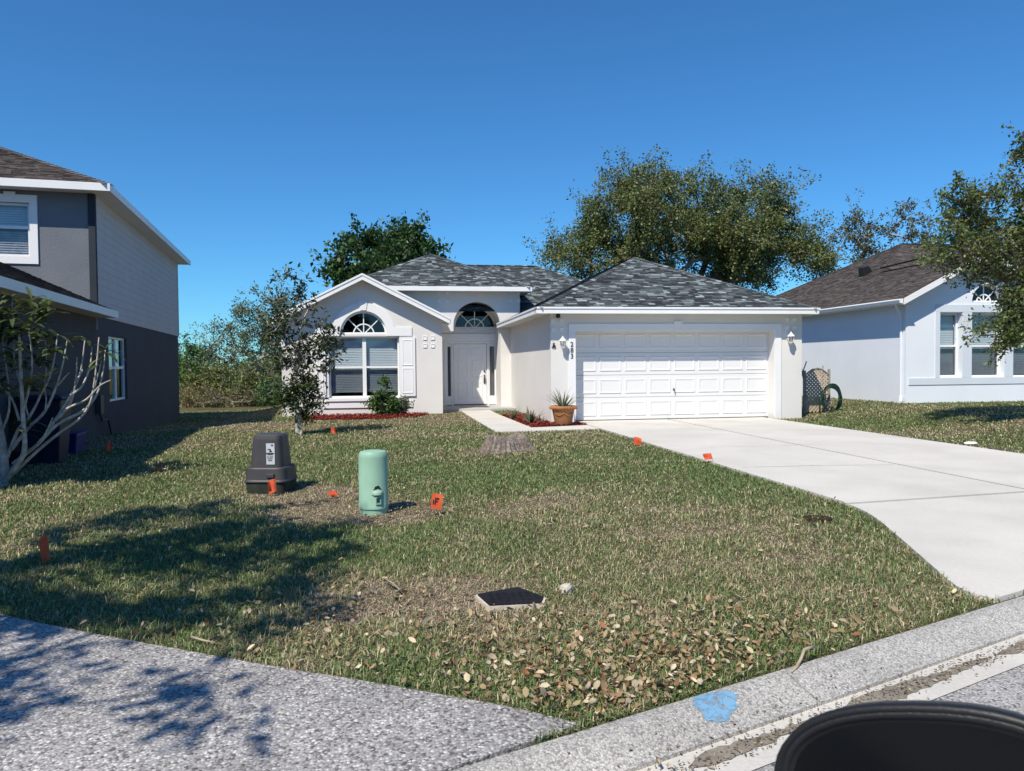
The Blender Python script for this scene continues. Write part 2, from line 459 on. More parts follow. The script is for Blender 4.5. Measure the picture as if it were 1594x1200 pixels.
# ragged band of silt lying in the gutter
mb = MB(); r2 = np.random.default_rng(3)
for a, b in ((-3, .2), (.25, 1.05), (1.1, 2.3), (2.36, 3.1), (3.3, 6)):
    N = max(6, int((b-a)/.035)); top = []; bot = []
    c1, c2 = r2.random()*6, r2.random()*6
    for i in range(N+1):
        s0 = a+(b-a)*i/N; e = min(1, 6*min(i, N-i)/N+.05)
        w1 = .055*e*(.7+.3*math.sin(s0*5+c1)+.35*(r2.random()-.5)); w2 = .06*e*(.7+.4*math.sin(s0*3.3+c2)+.5*(r2.random()-.5))
        top.append((*st(s0, -.315+w1), -.0605)); bot.append((*st(s0, -.315-w2), -.0605))
    for i in range(N): mb.poly([bot[i], bot[i+1], top[i+1], top[i]])
o = mb.build('gutter_silt', MT['silt']); tag(o, 'ragged band of grey silt lying in the gutter', 'silt', kind='stuff')

# driveway of this house: three slabs with open joints
def P2(x, y): return G(x, y)[:2]
DL = 4.47
lft = [(DL, 17.98), (DL-.02, 12), (4.50, 6.70), P2(1400, 850), P2(1460, 890), P2(1515, 935)]
ce = st(3.02, .035)
DRIVE = [(DL, 17.98), (4.46, 12.0), (4.49, 6.9), (4.22, 5.9), (3.90, 5.2), (3.66, 4.55), (3.46, 4.02), ce, st(12.8, .016), (11.4, 8.3), (10.0, 9.2), (9.42, 9.9), (9.45, 17.98)]
def chaikin(p):
    out = [p[0]]
    for a, b in zip(p[:-1], p[1:]): out += [(a[0]*.75+b[0]*.25, a[1]*.75+b[1]*.25), (a[0]*.25+b[0]*.75, a[1]*.25+b[1]*.75)]
    return out+[p[-1]]
flare = chaikin(chaikin([(4.49, 6.9), (4.40, 6.3), (4.0, 5.35), (3.70, 4.65), (3.44, 4.05), ce]))
DRIVE = [(DL, 17.98), (4.46, 12.0)]+flare+[st(12.8, .035), (11.4, 8.3), (10.0, 9.2), (9.42, 9.9), (9.45, 17.98)]
XJ, YJ = 6.85, 7.02
drive = thing('driveway', 'pale concrete driveway up to the garage', None, (6.9, 11, 0)); drive['kind'] = 'structure'
J = .026
zt = .03
MB().slab([(DL, 17.98), (4.46, 12), (4.49, 6.9), (4.46, YJ-.25+J), (XJ-J, YJ+J), (XJ-J, 17.98)], -.1, zt).build('slab', MT['concrete'], drive, bevel=.012)
MB().slab([(XJ+J, 17.98), (XJ+J, YJ+J), (9.9, YJ+.28+J), (10.9, 8.6), (10.0, 9.2), (9.42, 9.9), (9.45, 17.98)], -.1, zt).build('slab', MT['concrete'], drive, bevel=.012)
MB().slab([(4.46, YJ-.25-J)]+[p for p in flare if p[1] < YJ-.3]+[st(12.8, .035), (11.4, 8.3), (10.95, 8.55), (9.9, YJ+.28-J), (XJ, YJ-J)], -.1, zt-.004).build('slab', MT['concrete'], drive, bevel=.012)
MB().slab([(4.5, 17.9), (4.52, 6.75), (9.9, 7.1), (9.4, 17.9)], -.09, .012).build('joint_filler', MT['crack'], drive)
def crack(pts, w, z=.0315):
    mb = MB(); r = random.Random(len(pts)); out = []
    for (x0, y0), (x1, y1) in zip(pts[:-1], pts[1:]):
        for i in range(12):
            t = i/12; out.append((x0+(x1-x0)*t, y0+(y1-y0)*t+r.uniform(-.012, .012)))
    out.append(pts[-1])
    for (x0, y0), (x1, y1) in zip(out[:-1], out[1:]):
        k = w*r.uniform(.4, 1)
        mb.poly([(x0, y0-k, z), (x1, y1-k, z), (x1, y1+k, z), (x0, y0+k, z)])
    return mb
crack([P2(1155, 731), P2(1270, 728), P2(1390, 727)], .007).build('crack', MT['crack'], drive)
crack([P2(1105, 699), P2(1190, 697), P2(1280, 694)], .005).build('crack', MT['crack'], drive)
# walkway
WALK = [(2.02, 24.05), (2.02, 22.0), (2.05, 19.0), (2.11, 15.62), (4.33, 15.82), (4.455, 15.86), (4.455, 16.85), (3.04, 16.52), (2.93, 21.2), (2.95, 24.05)]
w = MB().slab(WALK, -.1, .022).build('walkway', MT['concrete'], bevel=.01); tag(w, 'pale concrete front walk from door to driveway', kind='structure')
# neighbour's exposed aggregate drive in the left foreground
E = [P2(905, 1131), P2(800, 1105), P2(600, 1069), P2(400, 1036), P2(280, 1014), P2(150, 990), P2(60, 972), P2(-60, 945)]
LDRIVE = E+[(-4.6, 7.2), (-6.4, 9.0), (-6.9, 11.0), (-11.5, 11.0), (-9.5, 8.5), (-6.3, 4.5), st(-5.6, .016), st(-.62, .016)]
ld = MB().slab(LDRIVE, -.12, .012).build('aggregate_driveway', MT['agg'], bevel=.015); tag(ld, 'exposed aggregate driveway of the neighbouring house', kind='structure')

# ------------------------------------------------------------------ building helpers
def clip(poly, a, b, c):                 # keep a*x+b*y <= c
    out = []
    for i in range(len(poly)):
        p, q = poly[i], poly[(i+1) % len(poly)]
        dp, dq = a*p[0]+b*p[1]-c, a*q[0]+b*q[1]-c
        if dp <= 0: out.append(p)
        if (dp < 0) != (dq < 0) and dp != dq:
            t = dp/(dp-dq); out.append((p[0]+(q[0]-p[0])*t, p[1]+(q[1]-p[1])*t))
    return out
def shingle(mb, poly, pal, expo=.105, rs=1, wmin=.11, wmax=.27):
    r = random.Random(rs)
    P = [Vector(p) for p in poly]
    nrm = Vector((0, 0, 0))
    for i in range(len(P)): nrm += P[i].cross(P[(i+1) % len(P)])
    nrm.normalize()
    if nrm.z < 0: nrm = -nrm
    e = Vector((0, 0, 1)).cross(nrm); e.normalize()
    s = nrm.cross(e)
    if s.z < 0: s = -s
    q = [((p-P[0]).dot(e), (p-P[0]).dot(s)) for p in P]
    area = sum(q[i][0]*q[(i+1) % len(q)][1]-q[(i+1) % len(q)][0]*q[i][1] for i in range(len(q)))
    if area < 0: q = q[::-1]
    hp = []
    for i in range(len(q)):
        (x0, y0), (x1, y1) = q[i], q[(i+1) % len(q)]
        a, b = (y1-y0), -(x1-x0); hp.append((a, b, a*x0+b*y0))
    amin, amax = min(p[0] for p in q), max(p[0] for p in q); bmin, bmax = min(p[1] for p in q), max(p[1] for p in q)
    b0 = bmin
    while b0 < bmax:
        a0 = amin-r.random()*.3
        b1 = b0+expo
        while a0 < amax:
            a1 = a0+r.uniform(wmin, wmax)
            pl = [(a0+.003, b0), (a1-.003, b0), (a1-.003, b1+.004), (a0+.003, b1+.004)]
            lift = .010 if r.random() < .6 else .017
            for h in hp:
                pl = clip(pl, *h)
                if len(pl) < 3: break
            if len(pl) >= 3:
                c = pal(r)
                def up(p): return tuple(P[0]+e*p[0]+s*p[1]+nrm*(.004+lift*(1-(p[1]-b0)/expo)))
                pts = [up(p) for p in pl]
                mb.poly(pts, c)
                lo = [p for p in pl if abs(p[1]-b0) < 1e-6]
                if len(lo) >= 2:
                    x0, x1 = min(p[0] for p in lo), max(p[0] for p in lo)
                    f = lambda x: tuple(P[0]+e*x+s*b0)
                    mb.poly([f(x0), f(x1), up((x1, b0)), up((x0, b0))], tuple(k*.6 for k in c))
            a0 = a1
        b0 = b1
def pal_slate(r):
    v = r.choice([.05, .065, .08, .085, .10, .125, .13, .17, .24, .33])*r.uniform(.85, 1.15)
    return (v*.86, v*1.0, v*1.05)
def pal_brown(r):
    v = r.choice([.075, .085, .095, .105, .115, .13])*r.uniform(.92, 1.08)
    return (v*1.14, v*.97, v*.90)
def ridge_caps(mb, a, b, pal, rs=5, w=.13):
    r = random.Random(rs); a, b = Vector(a), Vector(b); d = b-a; L = d.length; d.normalize()
    side = Vector((-d.y, d.x, 0)).normalized()
    k = int(L/.16)
    for i in range(k):
        p = a+d*(L*i/k); q = a+d*(L*(i+1)/k+.02)
        c = pal(r); up1 = Vector((0, 0, .028)); up2 = Vector((0, 0, .016)); dn = Vector((0, 0, -.042))
        mb.add([tuple(p+up1), tuple(q+up2), tuple(q+side*w+dn+up2), tuple(p+side*w+dn+up1), tuple(q-side*w+dn+up2), tuple(p-side*w+dn+up1)], [(0, 1, 2, 3), (0, 5, 4, 1)], c)
def arc(cx, cz, r, a0, a1, n):
    return [(cx+r*math.cos(a0+(a1-a0)*i/n), cz+r*math.sin(a0+(a1-a0)*i/n)) for i in range(n+1)]
def blinds(x0, x1, z0, z1, y, pitch=.05, m=None, tilt=1.22):
    mb = MB(); z = z0; m = m or (lambda x, y, z: (x, y, z))
    k = int((z1-z0)/pitch)
    for i in range(k):
        z = z0+i*pitch; h = .025
        a, b = h*math.cos(tilt), h*math.sin(tilt)
        mb.poly([m(x0, y-a, z+.022-b), m(x1, y-a, z+.022-b), m(x1, y+a, z+.022+b), m(x0, y+a, z+.022+b)])
    return mb
def window(parent, x0, x1, z0, z1, y, ncol=1, rail=.5, xf=None, m=None, blind=(0, 1), screen=True, fr=.05, bm='blind'):
    """vinyl window: frame and mullions, one pane per light, blinds behind"""
    I = lambda x, y, z: (x, y, z)
    m = m or I
    def bx(mb, a, b, c, d, e, f):
        p = [m(a, c, e), m(b, c, e), m(b, d, e), m(a, d, e)]; q = [m(a, c, f), m(b, c, f), m(b, d, f), m(a, d, f)]
        mb.hexa(p, q)
    mb = MB(xf)
    bx(mb, x0, x0+fr, y, y+.07, z0, z1); bx(mb, x1-fr, x1, y, y+.07, z0, z1)
    bx(mb, x0+fr, x1-fr, y+.001, y+.069, z0, z0+fr); bx(mb, x0+fr, x1-fr, y+.001, y+.069, z1-fr, z1)
    cw = (x1-x0)/ncol
    for i in range(1, ncol): bx(mb, x0+cw*i-.055, x0+cw*i+.055, y+.002, y+.068, z0+fr, z1-fr)
    w = mb.build('window', MT['vinyl'], parent)
    zr = z0+(z1-z0)*rail
    for i in range(ncol):
        a = x0+cw*i+(fr if i == 0 else .055); b = x0+cw*(i+1)-(fr if i == ncol-1 else .055)
        s = MB(xf); bx(s, a, b, y+.004, y+.06, zr-.03, zr+.03); s.build('sash_rail', MT['vinyl'], w)
        for lo, hi, k in ((z0+fr, zr-.03, 'lower'), (zr+.03, z1-fr, 'upper')):
            p = MB(xf); bx(p, a, b, y+.034, y+.038, lo, hi); p.build('pane', MT['glass'], w)
            if k == 'lower' and screen:
                p = MB(xf); p.poly([m(a, y+.016, lo), m(b, y+.016, lo), m(b, y+.016, hi), m(a, y+.016, hi)]); p.build('insect_screen', MT['screen'], w)
        if blind:
            zb0 = z0+(z1-z0)*blind[0]; zb1 = z0+(z1-z0)*blind[1]
            q = blinds(a-.02, b+.02, zb0+.03, zb1, y+.13, m=m); q.xf = xf; q.build('blind', MT[bm], w)
    return w
def fan_window(parent, cx, cz, r, y, spokes=5):
    mb = MB()
    ring = arc(cx, cz, r, 0, math.pi, 24)+arc(cx, cz, r-.05, math.pi, 0, 24)
    mb.prism(ring, y, y+.06)
    mb.box(cx-r+.04, cx+r-.04, y+.001, y+.059, cz, cz+.05)
    w = mb.build('fan_window', MT['vinyl'], parent)
    q = MB(); rr = r*.47
    q.prism(arc(cx, cz, rr, .06, math.pi-.06, 18)+arc(cx, cz, rr-.035, math.pi-.06, .06, 18), y+.012, y+.05)
    q.build('muntin_arc', MT['vinyl'], w)
    for i in range(1, spokes-1):
        a = math.pi*i/(spokes-1); c, s = math.cos(a), math.sin(a)
        k = .014; r0, r1 = .06, r-.045
        q = MB(); q.prism([(cx+c*r0-s*k, cz+s*r0+c*k), (cx+c*r0+s*k, cz+s*r0-c*k), (cx+c*r1+s*k, cz+s*r1-c*k), (cx+c*r1-s*k, cz+s*r1+c*k)], y+.014+.002*i, y+.048)
        q.build('muntin', MT['vinyl'], w)
    q = MB(); q.prism(arc(cx, cz, r-.045, 0, math.pi, 24), y+.034, y+.038); q.build('pane', MT['darkglass'], w)
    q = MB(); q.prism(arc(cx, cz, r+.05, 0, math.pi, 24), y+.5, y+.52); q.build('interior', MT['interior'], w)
    return w
def raised_panel(mb, x0, x1, z0, z1, y, h=.012, d1=.018, d2=.05):
    def rg(d, o): return [(x0+d, y-o, z0+d), (x1-d, y-o, z0+d), (x1-d, y-o, z1-d), (x0+d, y-o, z1-d)]
    return mb.loft([rg(0, .0005), rg(d1*.6, h), rg(d1, h), rg(d2, h*.35)], cap0=False)
def squares(parent, cx, cz, y, s=.105, gap=.235):
    for dx in (-.5, .5):
        for dz in (-.5, .5):
            x, z = cx+dx*gap, cz+dz*gap
            mb = MB(); h = s*.5
            rg = lambda k, o: [(x-h*k, y-o, z-h*k), (x+h*k, y-o, z-h*k), (x+h*k, y-o, z+h*k), (x-h*k, y-o, z+h*k)]
            mb.loft([rg(1, -.005), rg(1, .022), rg(.72, .022), rg(.66, .012)], cap0=False)
            mb.build('square_tile', MT['trim'], parent)

# ------------------------------------------------------------------ the house
YG, YL, YA, YD = 17.65, 22.40, 24.0, 25.15
house = thing('house', 'white stucco bungalow with dark shingle roof and double garage, in the middle', 'house', (3.5, 22, 0))
gx0, gx1 = 3.74, 10.34
PIT = .486
# --- roofs
def roof(name_polys, caps, pal, parent, rs, deckz=-.012, xf=None, deckmat='roofdeck'):
    d = MB(xf)
    for p in name_polys: d.poly([(x, y, z+deckz) for x, y, z in p])
    ro = d.build('roof', MT[deckmat], parent)
    s = MB(xf)
    for i, p in enumerate(name_polys): shingle(s, p, pal, rs=rs+i)
    s.build('shingles', MT['shingle'], ro, kind='stuff')
    if caps:
        c = MB(xf)
        for i, (a, b) in enumerate(caps): ridge_caps(c, a, b, pal, rs+50+i)
        c.build('ridge_caps', MT['shingle'], ro, kind='stuff')
    return ro
ex0, ex1, ey, ez = 3.34, 10.55, 17.27, 2.80
xm = (ex0+ex1)/2; hw = (ex1-ex0)/2; pk = (xm, ey+hw, ez+PIT*hw)
roof([[(ex0, ey, ez), (ex1, ey, ez), pk],
      [(ex0, ey, ez), pk, (xm, 28.5, pk[2]), (ex0, 28.5, ez)],
      [(ex1, ey, ez), (ex1, 28.5, ez), (xm, 28.5, pk[2]), pk]],
     [((ex0, ey, ez), pk), ((ex1, ey, ez), pk), (pk, (xm, 28.2, pk[2]))], pal_slate, house, 10)
fa = MB()
fa.box(ex0, ex1, ey-.025, ey, ez-.135, ez+.012); fa.box(ex0-.025, ex0, ey-.025, 24.2, ez-.135, ez+.012); fa.box(ex1, ex1+.025, ey-.025, 30, ez-.135, ez+.012)
fa.build('fascia', MT['fascia'], house, bevel=.004)
dr = MB(); dr.box(ex0-.045, ex1+.045, ey-.045, ey-.0255, ez-.02, ez+.022); dr.box(ex0-.045, ex0-.0255, ey-.045, 24.2, ez-.02, ez+.022)
dr.build('drip_edge', MT['vinyl'], house)
so = MB()
so.poly([(ex0, ey, ez-.12), (ex1, ey, ez-.12), (ex1, YG, ez-.12), (ex0, YG, ez-.12)])
so.poly([(ex0, YG, ez-.12), (gx0, YG, ez-.12), (gx0, 24, ez-.12), (ex0, 24, ez-.12)])
so.poly([(gx1, YG, ez-.12), (ex1, YG, ez-.12), (ex1, 30, ez-.12), (gx1, 30, ez-.12)])
so.build('soffit', MT['soffit'], house)
# main body roof
mx0, mx1, my0, my1 = -3.6, 10.5, 23.2, 33.4
rzm = 2.8+PIT*5.1; yr = 28.3; zc = 2.8+PIT*(24.05-my0)
roof([[(mx0+.85, 24.05, zc), (mx1-.85, 24.05, zc), (mx1-5.1, yr, rzm), (mx0+5.1, yr, rzm)],
      [(mx1, my0, 2.8), (mx1, my1, 2.8), (mx1-5.1, yr, rzm)],
      [(mx0, my1, 2.8), (mx0, my0, 2.8), (mx0+5.1, yr, rzm)],
      [(mx1, my1, 2.8), (mx0, my1, 2.8), (mx0+5.1, yr, rzm), (mx1-5.1, yr, rzm)]],
     [((mx0+5.1, yr, rzm), (mx1-5.1, yr, rzm)), ((mx1-.85, 24.05, zc), (mx1-5.1, yr, rzm)), ((mx1, my1, 2.8), (mx1-5.1, yr, rzm))], pal_slate, house, 20)
# entry tower roof
tx0, tx1, ty, tz = -1.76, 4.37, 23.6, 3.95
th = (tx1-tx0)/2; tp = ((tx0+tx1)/2, ty+th, tz+PIT*th)
roof([[(tx0, ty, tz), (tx1, ty, tz), tp], [(tx1, ty, tz), (tx1, ty+2*th, tz), tp], [(tx0, ty+2*th, tz), (tx0, ty, tz), tp], [(tx1, ty+2*th, tz), (tx0, ty+2*th, tz), tp]],
     [((tx0, ty, tz), tp), ((tx1, ty, tz), tp)], pal_slate, house, 30)
fa = MB(); fa.box(tx0, tx1, ty-.025, ty, tz-.13, tz+.012); fa.box(tx1, tx1+.025, ty-.025, ty+2*th, tz-.13, tz+.012); fa.box(tx0-.025, tx0, ty-.025, ty+2*th, tz-.13, tz+.012)
fa.build('fascia', MT['fascia'], house, bevel=.004)
so = MB(); so.poly([(tx0, ty, tz-.115), (tx1, ty, tz-.115), (tx1, ty+2*th, tz-.115), (tx0, ty+2*th, tz-.115)]); so.build('soffit', MT['soffit'], house)
# gable wing roof
kx0, kx1, ky = -3.46, 1.61, 22.02
kxm = (kx0+kx1)/2; kz = 2.84; kp = kz+.506*(kx1-kxm)
roof([[(kx0, ky, kz), (kxm, ky, kp), (kxm, 27.5, kp), (kx0, 27.5, kz)], [(kx1, ky, kz), (kx1, 27.5, kz), (kxm, 27.5, kp), (kxm, ky, kp)]],
     [((kxm, ky, kp), (kxm, 26, kp))], pal_slate, house, 40)
def rake(x0, z0, x1, z1, y, h, t, dz=0):
    mb = MB(); mb.prism([(x0, z0-h+dz), (x1, z1-h+dz), (x1, z1+dz), (x0, z0+dz)], y-t, y); return mb
for sgn, xe in ((-1, kx0), (1, kx1)):
    mb = rake(xe, kz, kxm, kp, ky, .165, .028, .012); mb.build('rake_board', MT['fascia'], house, bevel=.004)
    mb = rake(xe+sgn*.03, kz-.0, kxm, kp+.015, ky-.029, .06, .018, .02); mb.build('drip_edge', MT['vinyl'], house)
    mb = MB(); mb.poly([(xe, ky, kz-.13), (kxm, ky, kp-.13), (kxm, YL, kp-.13), (xe, YL, kz-.13)])
    mb.build('rake_soffit', MT['soffit'], house)
    mb = MB(); mb.box(min(xe, xe+sgn*.025), max(xe, xe+sgn*.025), ky, 24.0 if sgn > 0 else 27, kz-.14, kz+.01); mb.build('fascia', MT['fascia'], house)
    wx = 1.40 if sgn > 0 else -3.29
    mb = MB(); mb.poly([(xe, YL, kz-.13), (wx, YL, kz-.13), (wx, 24 if sgn > 0 else 27, kz-.13), (xe, 24 if sgn > 0 else 27, kz-.13)]); mb.build('soffit', MT['soffit'], house)
    mb = MB(); mb.poly([(xe, YL, kz-.132), (wx, YL, kz-.132), (wx, YL, kz+.05), (xe+sgn*-.1, YL, kz+.03)]); mb.build('eave_return', MT['soffit'], house)

# --- walls
wL, wR = -3.29, 1.40
wx0, wx1 = -1.95, 0.115; wz0, wz1 = FX(565, 619, YL)[1], FX(565, 523.5, YL)[1]
acx = FX(566, 522, YL)[0]; acz = FX(565, 520, YL)[1]; ar = .675
under = lambda x: kp-.506*abs(x-kxm)-.13
top = [(wR, under(wR)), (kxm, under(kxm)), (wL, under(wL))]
mb = MB()
hole1 = [(wx0, wz0), (wx0, wz1), (wx1, wz1), (wx1, wz0)]
hole2 = arc(acx, acz, ar, 0, math.pi, 28)
mb.prism([(wL, -.3), (wR, -.3)]+top, YL, YL+.16, holes=[hole1, hole2])
mb.build('front_wall', MT['stucco'], house)
mb = MB(); mb.box(wR-.16, wR-.001, YL+.161, YD+.3, -.3, kz-.13); mb.box(wL+.001, wL+.16, YL+.161, 33, -.3, kz-.13); mb.box(wL+.16, gx1-.16, 32.8, 32.99, -.3, 2.68)
mb.build('side_wall', MT['stucco'], house)
# garage wing walls
ox0, ox1, oz1 = 4.36, 9.585, 2.265
mb = MB(); mb.prism([(gx0, -.3), (ox0, -.3), (ox0, oz1), (ox1, oz1), (ox1, -.3), (gx1, -.3), (gx1, 2.70), (gx0, 2.70)], YG, YG+.40)
mb.build('garage_wall', MT['stucco'], house)
mb = MB(); mb.box(gx0, gx0+.2, YG+.401, YD+.3, -.3, 2.70); mb.box(gx1-.2, gx1, YG+.401, 33, -.3, 2.70)
mb.build('side_wall', MT['stucco'], house)
# entry facade with the tall arch
ax0, ax1 = 1.87, 3.405; azs = 2.74; acx2 = (ax0+ax1)/2; ra = (ax1-ax0)/2
mb = MB()
outl = [(-1.4, 2.56), (ax0, 2.56), (ax0, azs)]+list(reversed(arc(acx2, azs, ra, 0, math.pi, 28)))[1:-1]+[(ax1, azs), (ax1, -.1), (gx0+.1, -.1), (gx0+.1, 2.2), (4.06, 2.2), (4.06, tz-.11), (-1.4, tz-.11)]
mb.prism(outl, YA, YD-.002)
mb.build('entry_wall', MT['stucco'], house)
mb = MB(); mb.box(3.9, 4.059, YD+.2, 29, 2.2, tz-.11); mb.build('tower_side_wall', MT['stucco'], house)
mb = MB(); mb.box(-1.399, -1.24, YD+.2, 29, 2.4, tz-.11); mb.build('tower_side_wall', MT['stucco'], house)
# door wall at the back of the recess, fan light above
fcx = FX(739, 510, YD)[0]; fcz = FX(739, 511, YD)[1]; fr_ = .725
mb = MB(); dz0, dz1 = .10, 2.26
dx0, dx1 = FX(692.5, 600, YD)[0], FX(775, 600, YD)[0]
mb.prism([(1.2, -.1), (dx0, -.1), (dx0, dz1), (dx1, dz1), (dx1, -.1), (gx0+.05, -.1), (gx0+.05, 4.0), (1.2, 4.0)], YD, YD+.15, holes=[arc(fcx, fcz, fr_, 0, math.pi, 28)])
mb.build('door_wall', MT['stucco'], house)
fan_window(house, fcx, fcz, fr_-.002, YD+.03)
mb = MB(); mb.prism([(1.42, dz1+.015), (3.7, dz1+.015), (3.7, dz1+.26), (1.42, dz1+.26)], YD-.035, YD-.001); mb.build('door_header', MT['trim'], house, bevel=.006)
mb = MB(); mb.box(1.41, 3.735, 23.1, YD+.02, -.1, .085); mb.build('door_step', MT['step'], house, bevel=.012)
# door set: two sidelights and a six panel door
d0, d1 = FX(708, 600, YD)[0]-.02, FX(758, 600, YD)[0]+.0
fr = MB(); yq = YD+.03
for a, b in ((dx0, dx0+.07), (d0-.075, d0-.01), (d1+.01, d1+.075), (dx1-.07, dx1)): fr.box(a, b, yq, yq+.1, dz0-.02, dz1-.075)
fr.box(dx0, dx1, yq+.001, yq+.099, dz1-.0745, dz1)
fr.build('door_frame', MT['trim'], house, bevel=.004)
dm = MB(); dm.box(d0, d1, yq+.03, yq+.075, dz0+.015, dz1-.085)
door = dm.build('door', MT['trim'], house, bevel=.003)
dwid = d1-d0; pw = dwid*.31
for cxp in (d0+dwid*.29, d0+dwid*.71):
    for za, zb in ((.22, .78), (.95, 1.52), (1.64, 1.94)):
        raised_panel(MB(), cxp-pw/2, cxp+pw/2, dz0+za, dz0+zb, yq+.0298, .012).build('door_panel', MT['trim'], door)
mb = MB(); hx = d1-.075
mb.tube([(hx, yq+.03, .98), (hx, yq-.025, .98)], .022, 10); mb.box(hx-.028, hx+.028, yq+.012, yq+.03, .82, 1.12); mb.tube([(hx, yq-.02, 1.09), (hx-.01, yq-.05, 1.0), (hx, yq-.02, .86)], .013, 8)
mb.build('door_handle', MT['nickel'], door, smooth=True)
mb = MB(); mb.tube([(hx, yq+.03, 1.24), (hx, yq-.005, 1.24)], .032, 12); mb.build('deadbolt', MT['nickel'], door)
mb = MB(); mb.box(d0-.01, d1+.01, yq-.01, yq+.09, dz0-.012, dz0+.012); mb.build('threshold', MT['seam'], door)
for a, b in ((dx0+.07, d0-.075), (d1+.075, dx1-.07)):
    mb = MB(); mb.prism([(a, dz0), (b, dz0), (b, dz1-.08), (a, dz1-.08)], yq+.02, yq+.06, holes=[[(a+.035, dz0+.30), (a+.035, dz1-.17), (b-.035, dz1-.17), (b-.035, dz0+.30)]])
    sl = mb.build('sidelight', MT['trim'], house)
    q = MB(); q.box(a+.03, b-.03, yq+.035, yq+.04, dz0+.29, dz1-.16); q.build('pane', MT['screen'], sl)
    q = MB(); q.box(a+.03, b-.03, yq+.09, yq+.10, dz0+.28, dz1-.15); q.build('curtain', MT['blind'], sl)
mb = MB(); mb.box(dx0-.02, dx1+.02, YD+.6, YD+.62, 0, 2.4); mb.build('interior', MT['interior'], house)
for px in (690, 801): 
    x, z = FX(px, 463 if px < 700 else 462, YA); squares(house, x, z, YA, .10, .265)
x, z = FX(667.5, 532, YL); squares(house, x, z, YL, .115, .235)
x, z = FX(868, 506.5, YG); squares(house, x, z, YG, .10, .215)
x, z = FX(1231, 504, YG); squares(house, x, z, YG, .10, .205)

# --- front window group
window(house, wx0+.003, wx1-.003, wz0+.003, wz1-.003, YL+.10, 2, .50, blind=(.07, 1.02))
fan_window(house, acx, acz+.004, ar-.002, YL+.09, 7 if False else 5)
# trim: arch band with shoulders
T3 = .032
so0, so1 = FX(491, 515, YL)[0], FX(641, 515, YL)[0]
zb, zt_ = wz1+.012, FX(565, 509.5, YL)[1]
ro = .93
a0 = math.asin((zt_-acz)/ro)
band = [(so0, zb), (so0, zt_)]+list(reversed(arc(acx, acz, ro, a0, math.pi-a0, 26)))+[(so1, zt_), (so1, zb)]
inner = list(arc(acx, acz, ar+.012, 0, math.pi, 26))
outl = band+[(acx+ar+.012, zb)]+inner+[(acx-ar-.012, zb)]
mb = MB(); mb.prism(outl, YL-T3, YL+.002); mb.build('arch_trim', MT['trim'], house, bevel=.006)
kz0, kz1 = acz+ar+.03, acz+ro+.05
mb = MB(); mb.prism([(acx-.085, kz0), (acx+.085, kz0), (acx+.125, kz1), (acx-.125, kz1)], YL-T3-.02, YL); mb.build('keystone', MT['trim'], house, bevel=.006)
# sill in two steps
sz = wz0
mb = MB(); mb.box(wx0-.10, wx1+.12, YL-.07, YL+.10, sz-.10, sz-.002); mb.build('window_sill', MT['trim'], house, bevel=.008)
mb = MB(); mb.box(wx0-.16, so1, YL-.035, YL+.002, sz-.30, sz-.104); mb.build('sill_apron', MT['trim'], house, bevel=.006)
# shutters
for sx0, sx1 in ((FX(491, 560, YL)[0], FX(508, 560, YL)[0]-.02), (FX(622.5, 560, YL)[0], FX(646.5, 560, YL)[0])):
    zlo, zhi = FX(600, 617, YL)[1], FX(600, 525, YL)[1]
    mb = MB(); mb.box(sx0, sx1, YL-.045, YL-.004, zlo, zhi)
    sh = mb.build('shutter', MT['trim'], house, bevel=.005)
    zm = (zlo+zhi)/2; ins = .07 if sx1-sx0 > .42 else .055
    for a, b in ((zlo+.09, zm-.04), (zm+.04, zhi-.07)):
        raised_panel(MB(), sx0+ins, sx1-ins, a, b, YL-.0452, .014, .016, .04).build('shutter_panel', MT['trim'], sh)

# --- garage opening
tb = .175
mb = MB(); mb.prism([(ox0-tb, -.02), (ox0-.004, -.02), (ox0-.004, oz1+.004), (ox1+.004, oz1+.004), (ox1+.004, -.02), (ox1+tb, -.02), (ox1+tb, oz1+tb), (ox0-tb, oz1+tb)], YG-.03, YG+.002)
mb.build('garage_trim', MT['trim'], house, bevel=.006)
kx = FX(1055, 506, YG)[0]
mb = MB(); mb.prism([(kx-.085, oz1+.015), (kx+.085, oz1+.015), (kx+.115, oz1+tb+.06), (kx-.115, oz1+tb+.06)], YG-.055, YG-.001); mb.build('keystone', MT['trim'], house, bevel=.006)
YGD = YG+.34
gd = MB()
nsec = 4; gzb = .045; gh = (oz1+.03-gzb)/nsec
for i in range(nsec): gd.box(ox0-.03, ox1+.03, YGD, YGD+.05, gzb+gh*i+.004, gzb+gh*(i+1)-.004)
gdo = gd.build('garage_door', MT['gdoor'], house, bevel=.004)
mb = MB(); mb.box(ox0-.03, ox1+.03, YGD+.02, YGD+.04, gzb-.02, oz1+.05); mb.build('door_seam', MT['seam'], gdo)
mb = MB(); mb.box(ox0, ox1, YGD-.01, YGD+.03, zt, gzb+.002); mb.build('bottom_seal', MT['seam'], gdo)
pitch = (ox1-ox0)/8
for i in range(nsec):
    for j in range(8):
        a = ox0+pitch*j+.045; b = ox0+pitch*(j+1)-.045; z0 = gzb+gh*i+.10; z1 = gzb+gh*(i+1)-.095
        raised_panel(MB(), a, b, z0, z1, YGD-.0002, .016, .02, .06).build('door_panel', MT['gdoor'], gdo)
hx_ = FX(1049, 609, YGD)[0]; hz_ = FX(1049, 609, YGD)[1]
mb = MB(); mb.lathe([(.001, 0), (.03, .001), (.03, .012)], 0, 0, 10); mb.v = [(hx_+x, YGD-z, hz_+.05+y) for x, y, z in mb.v]
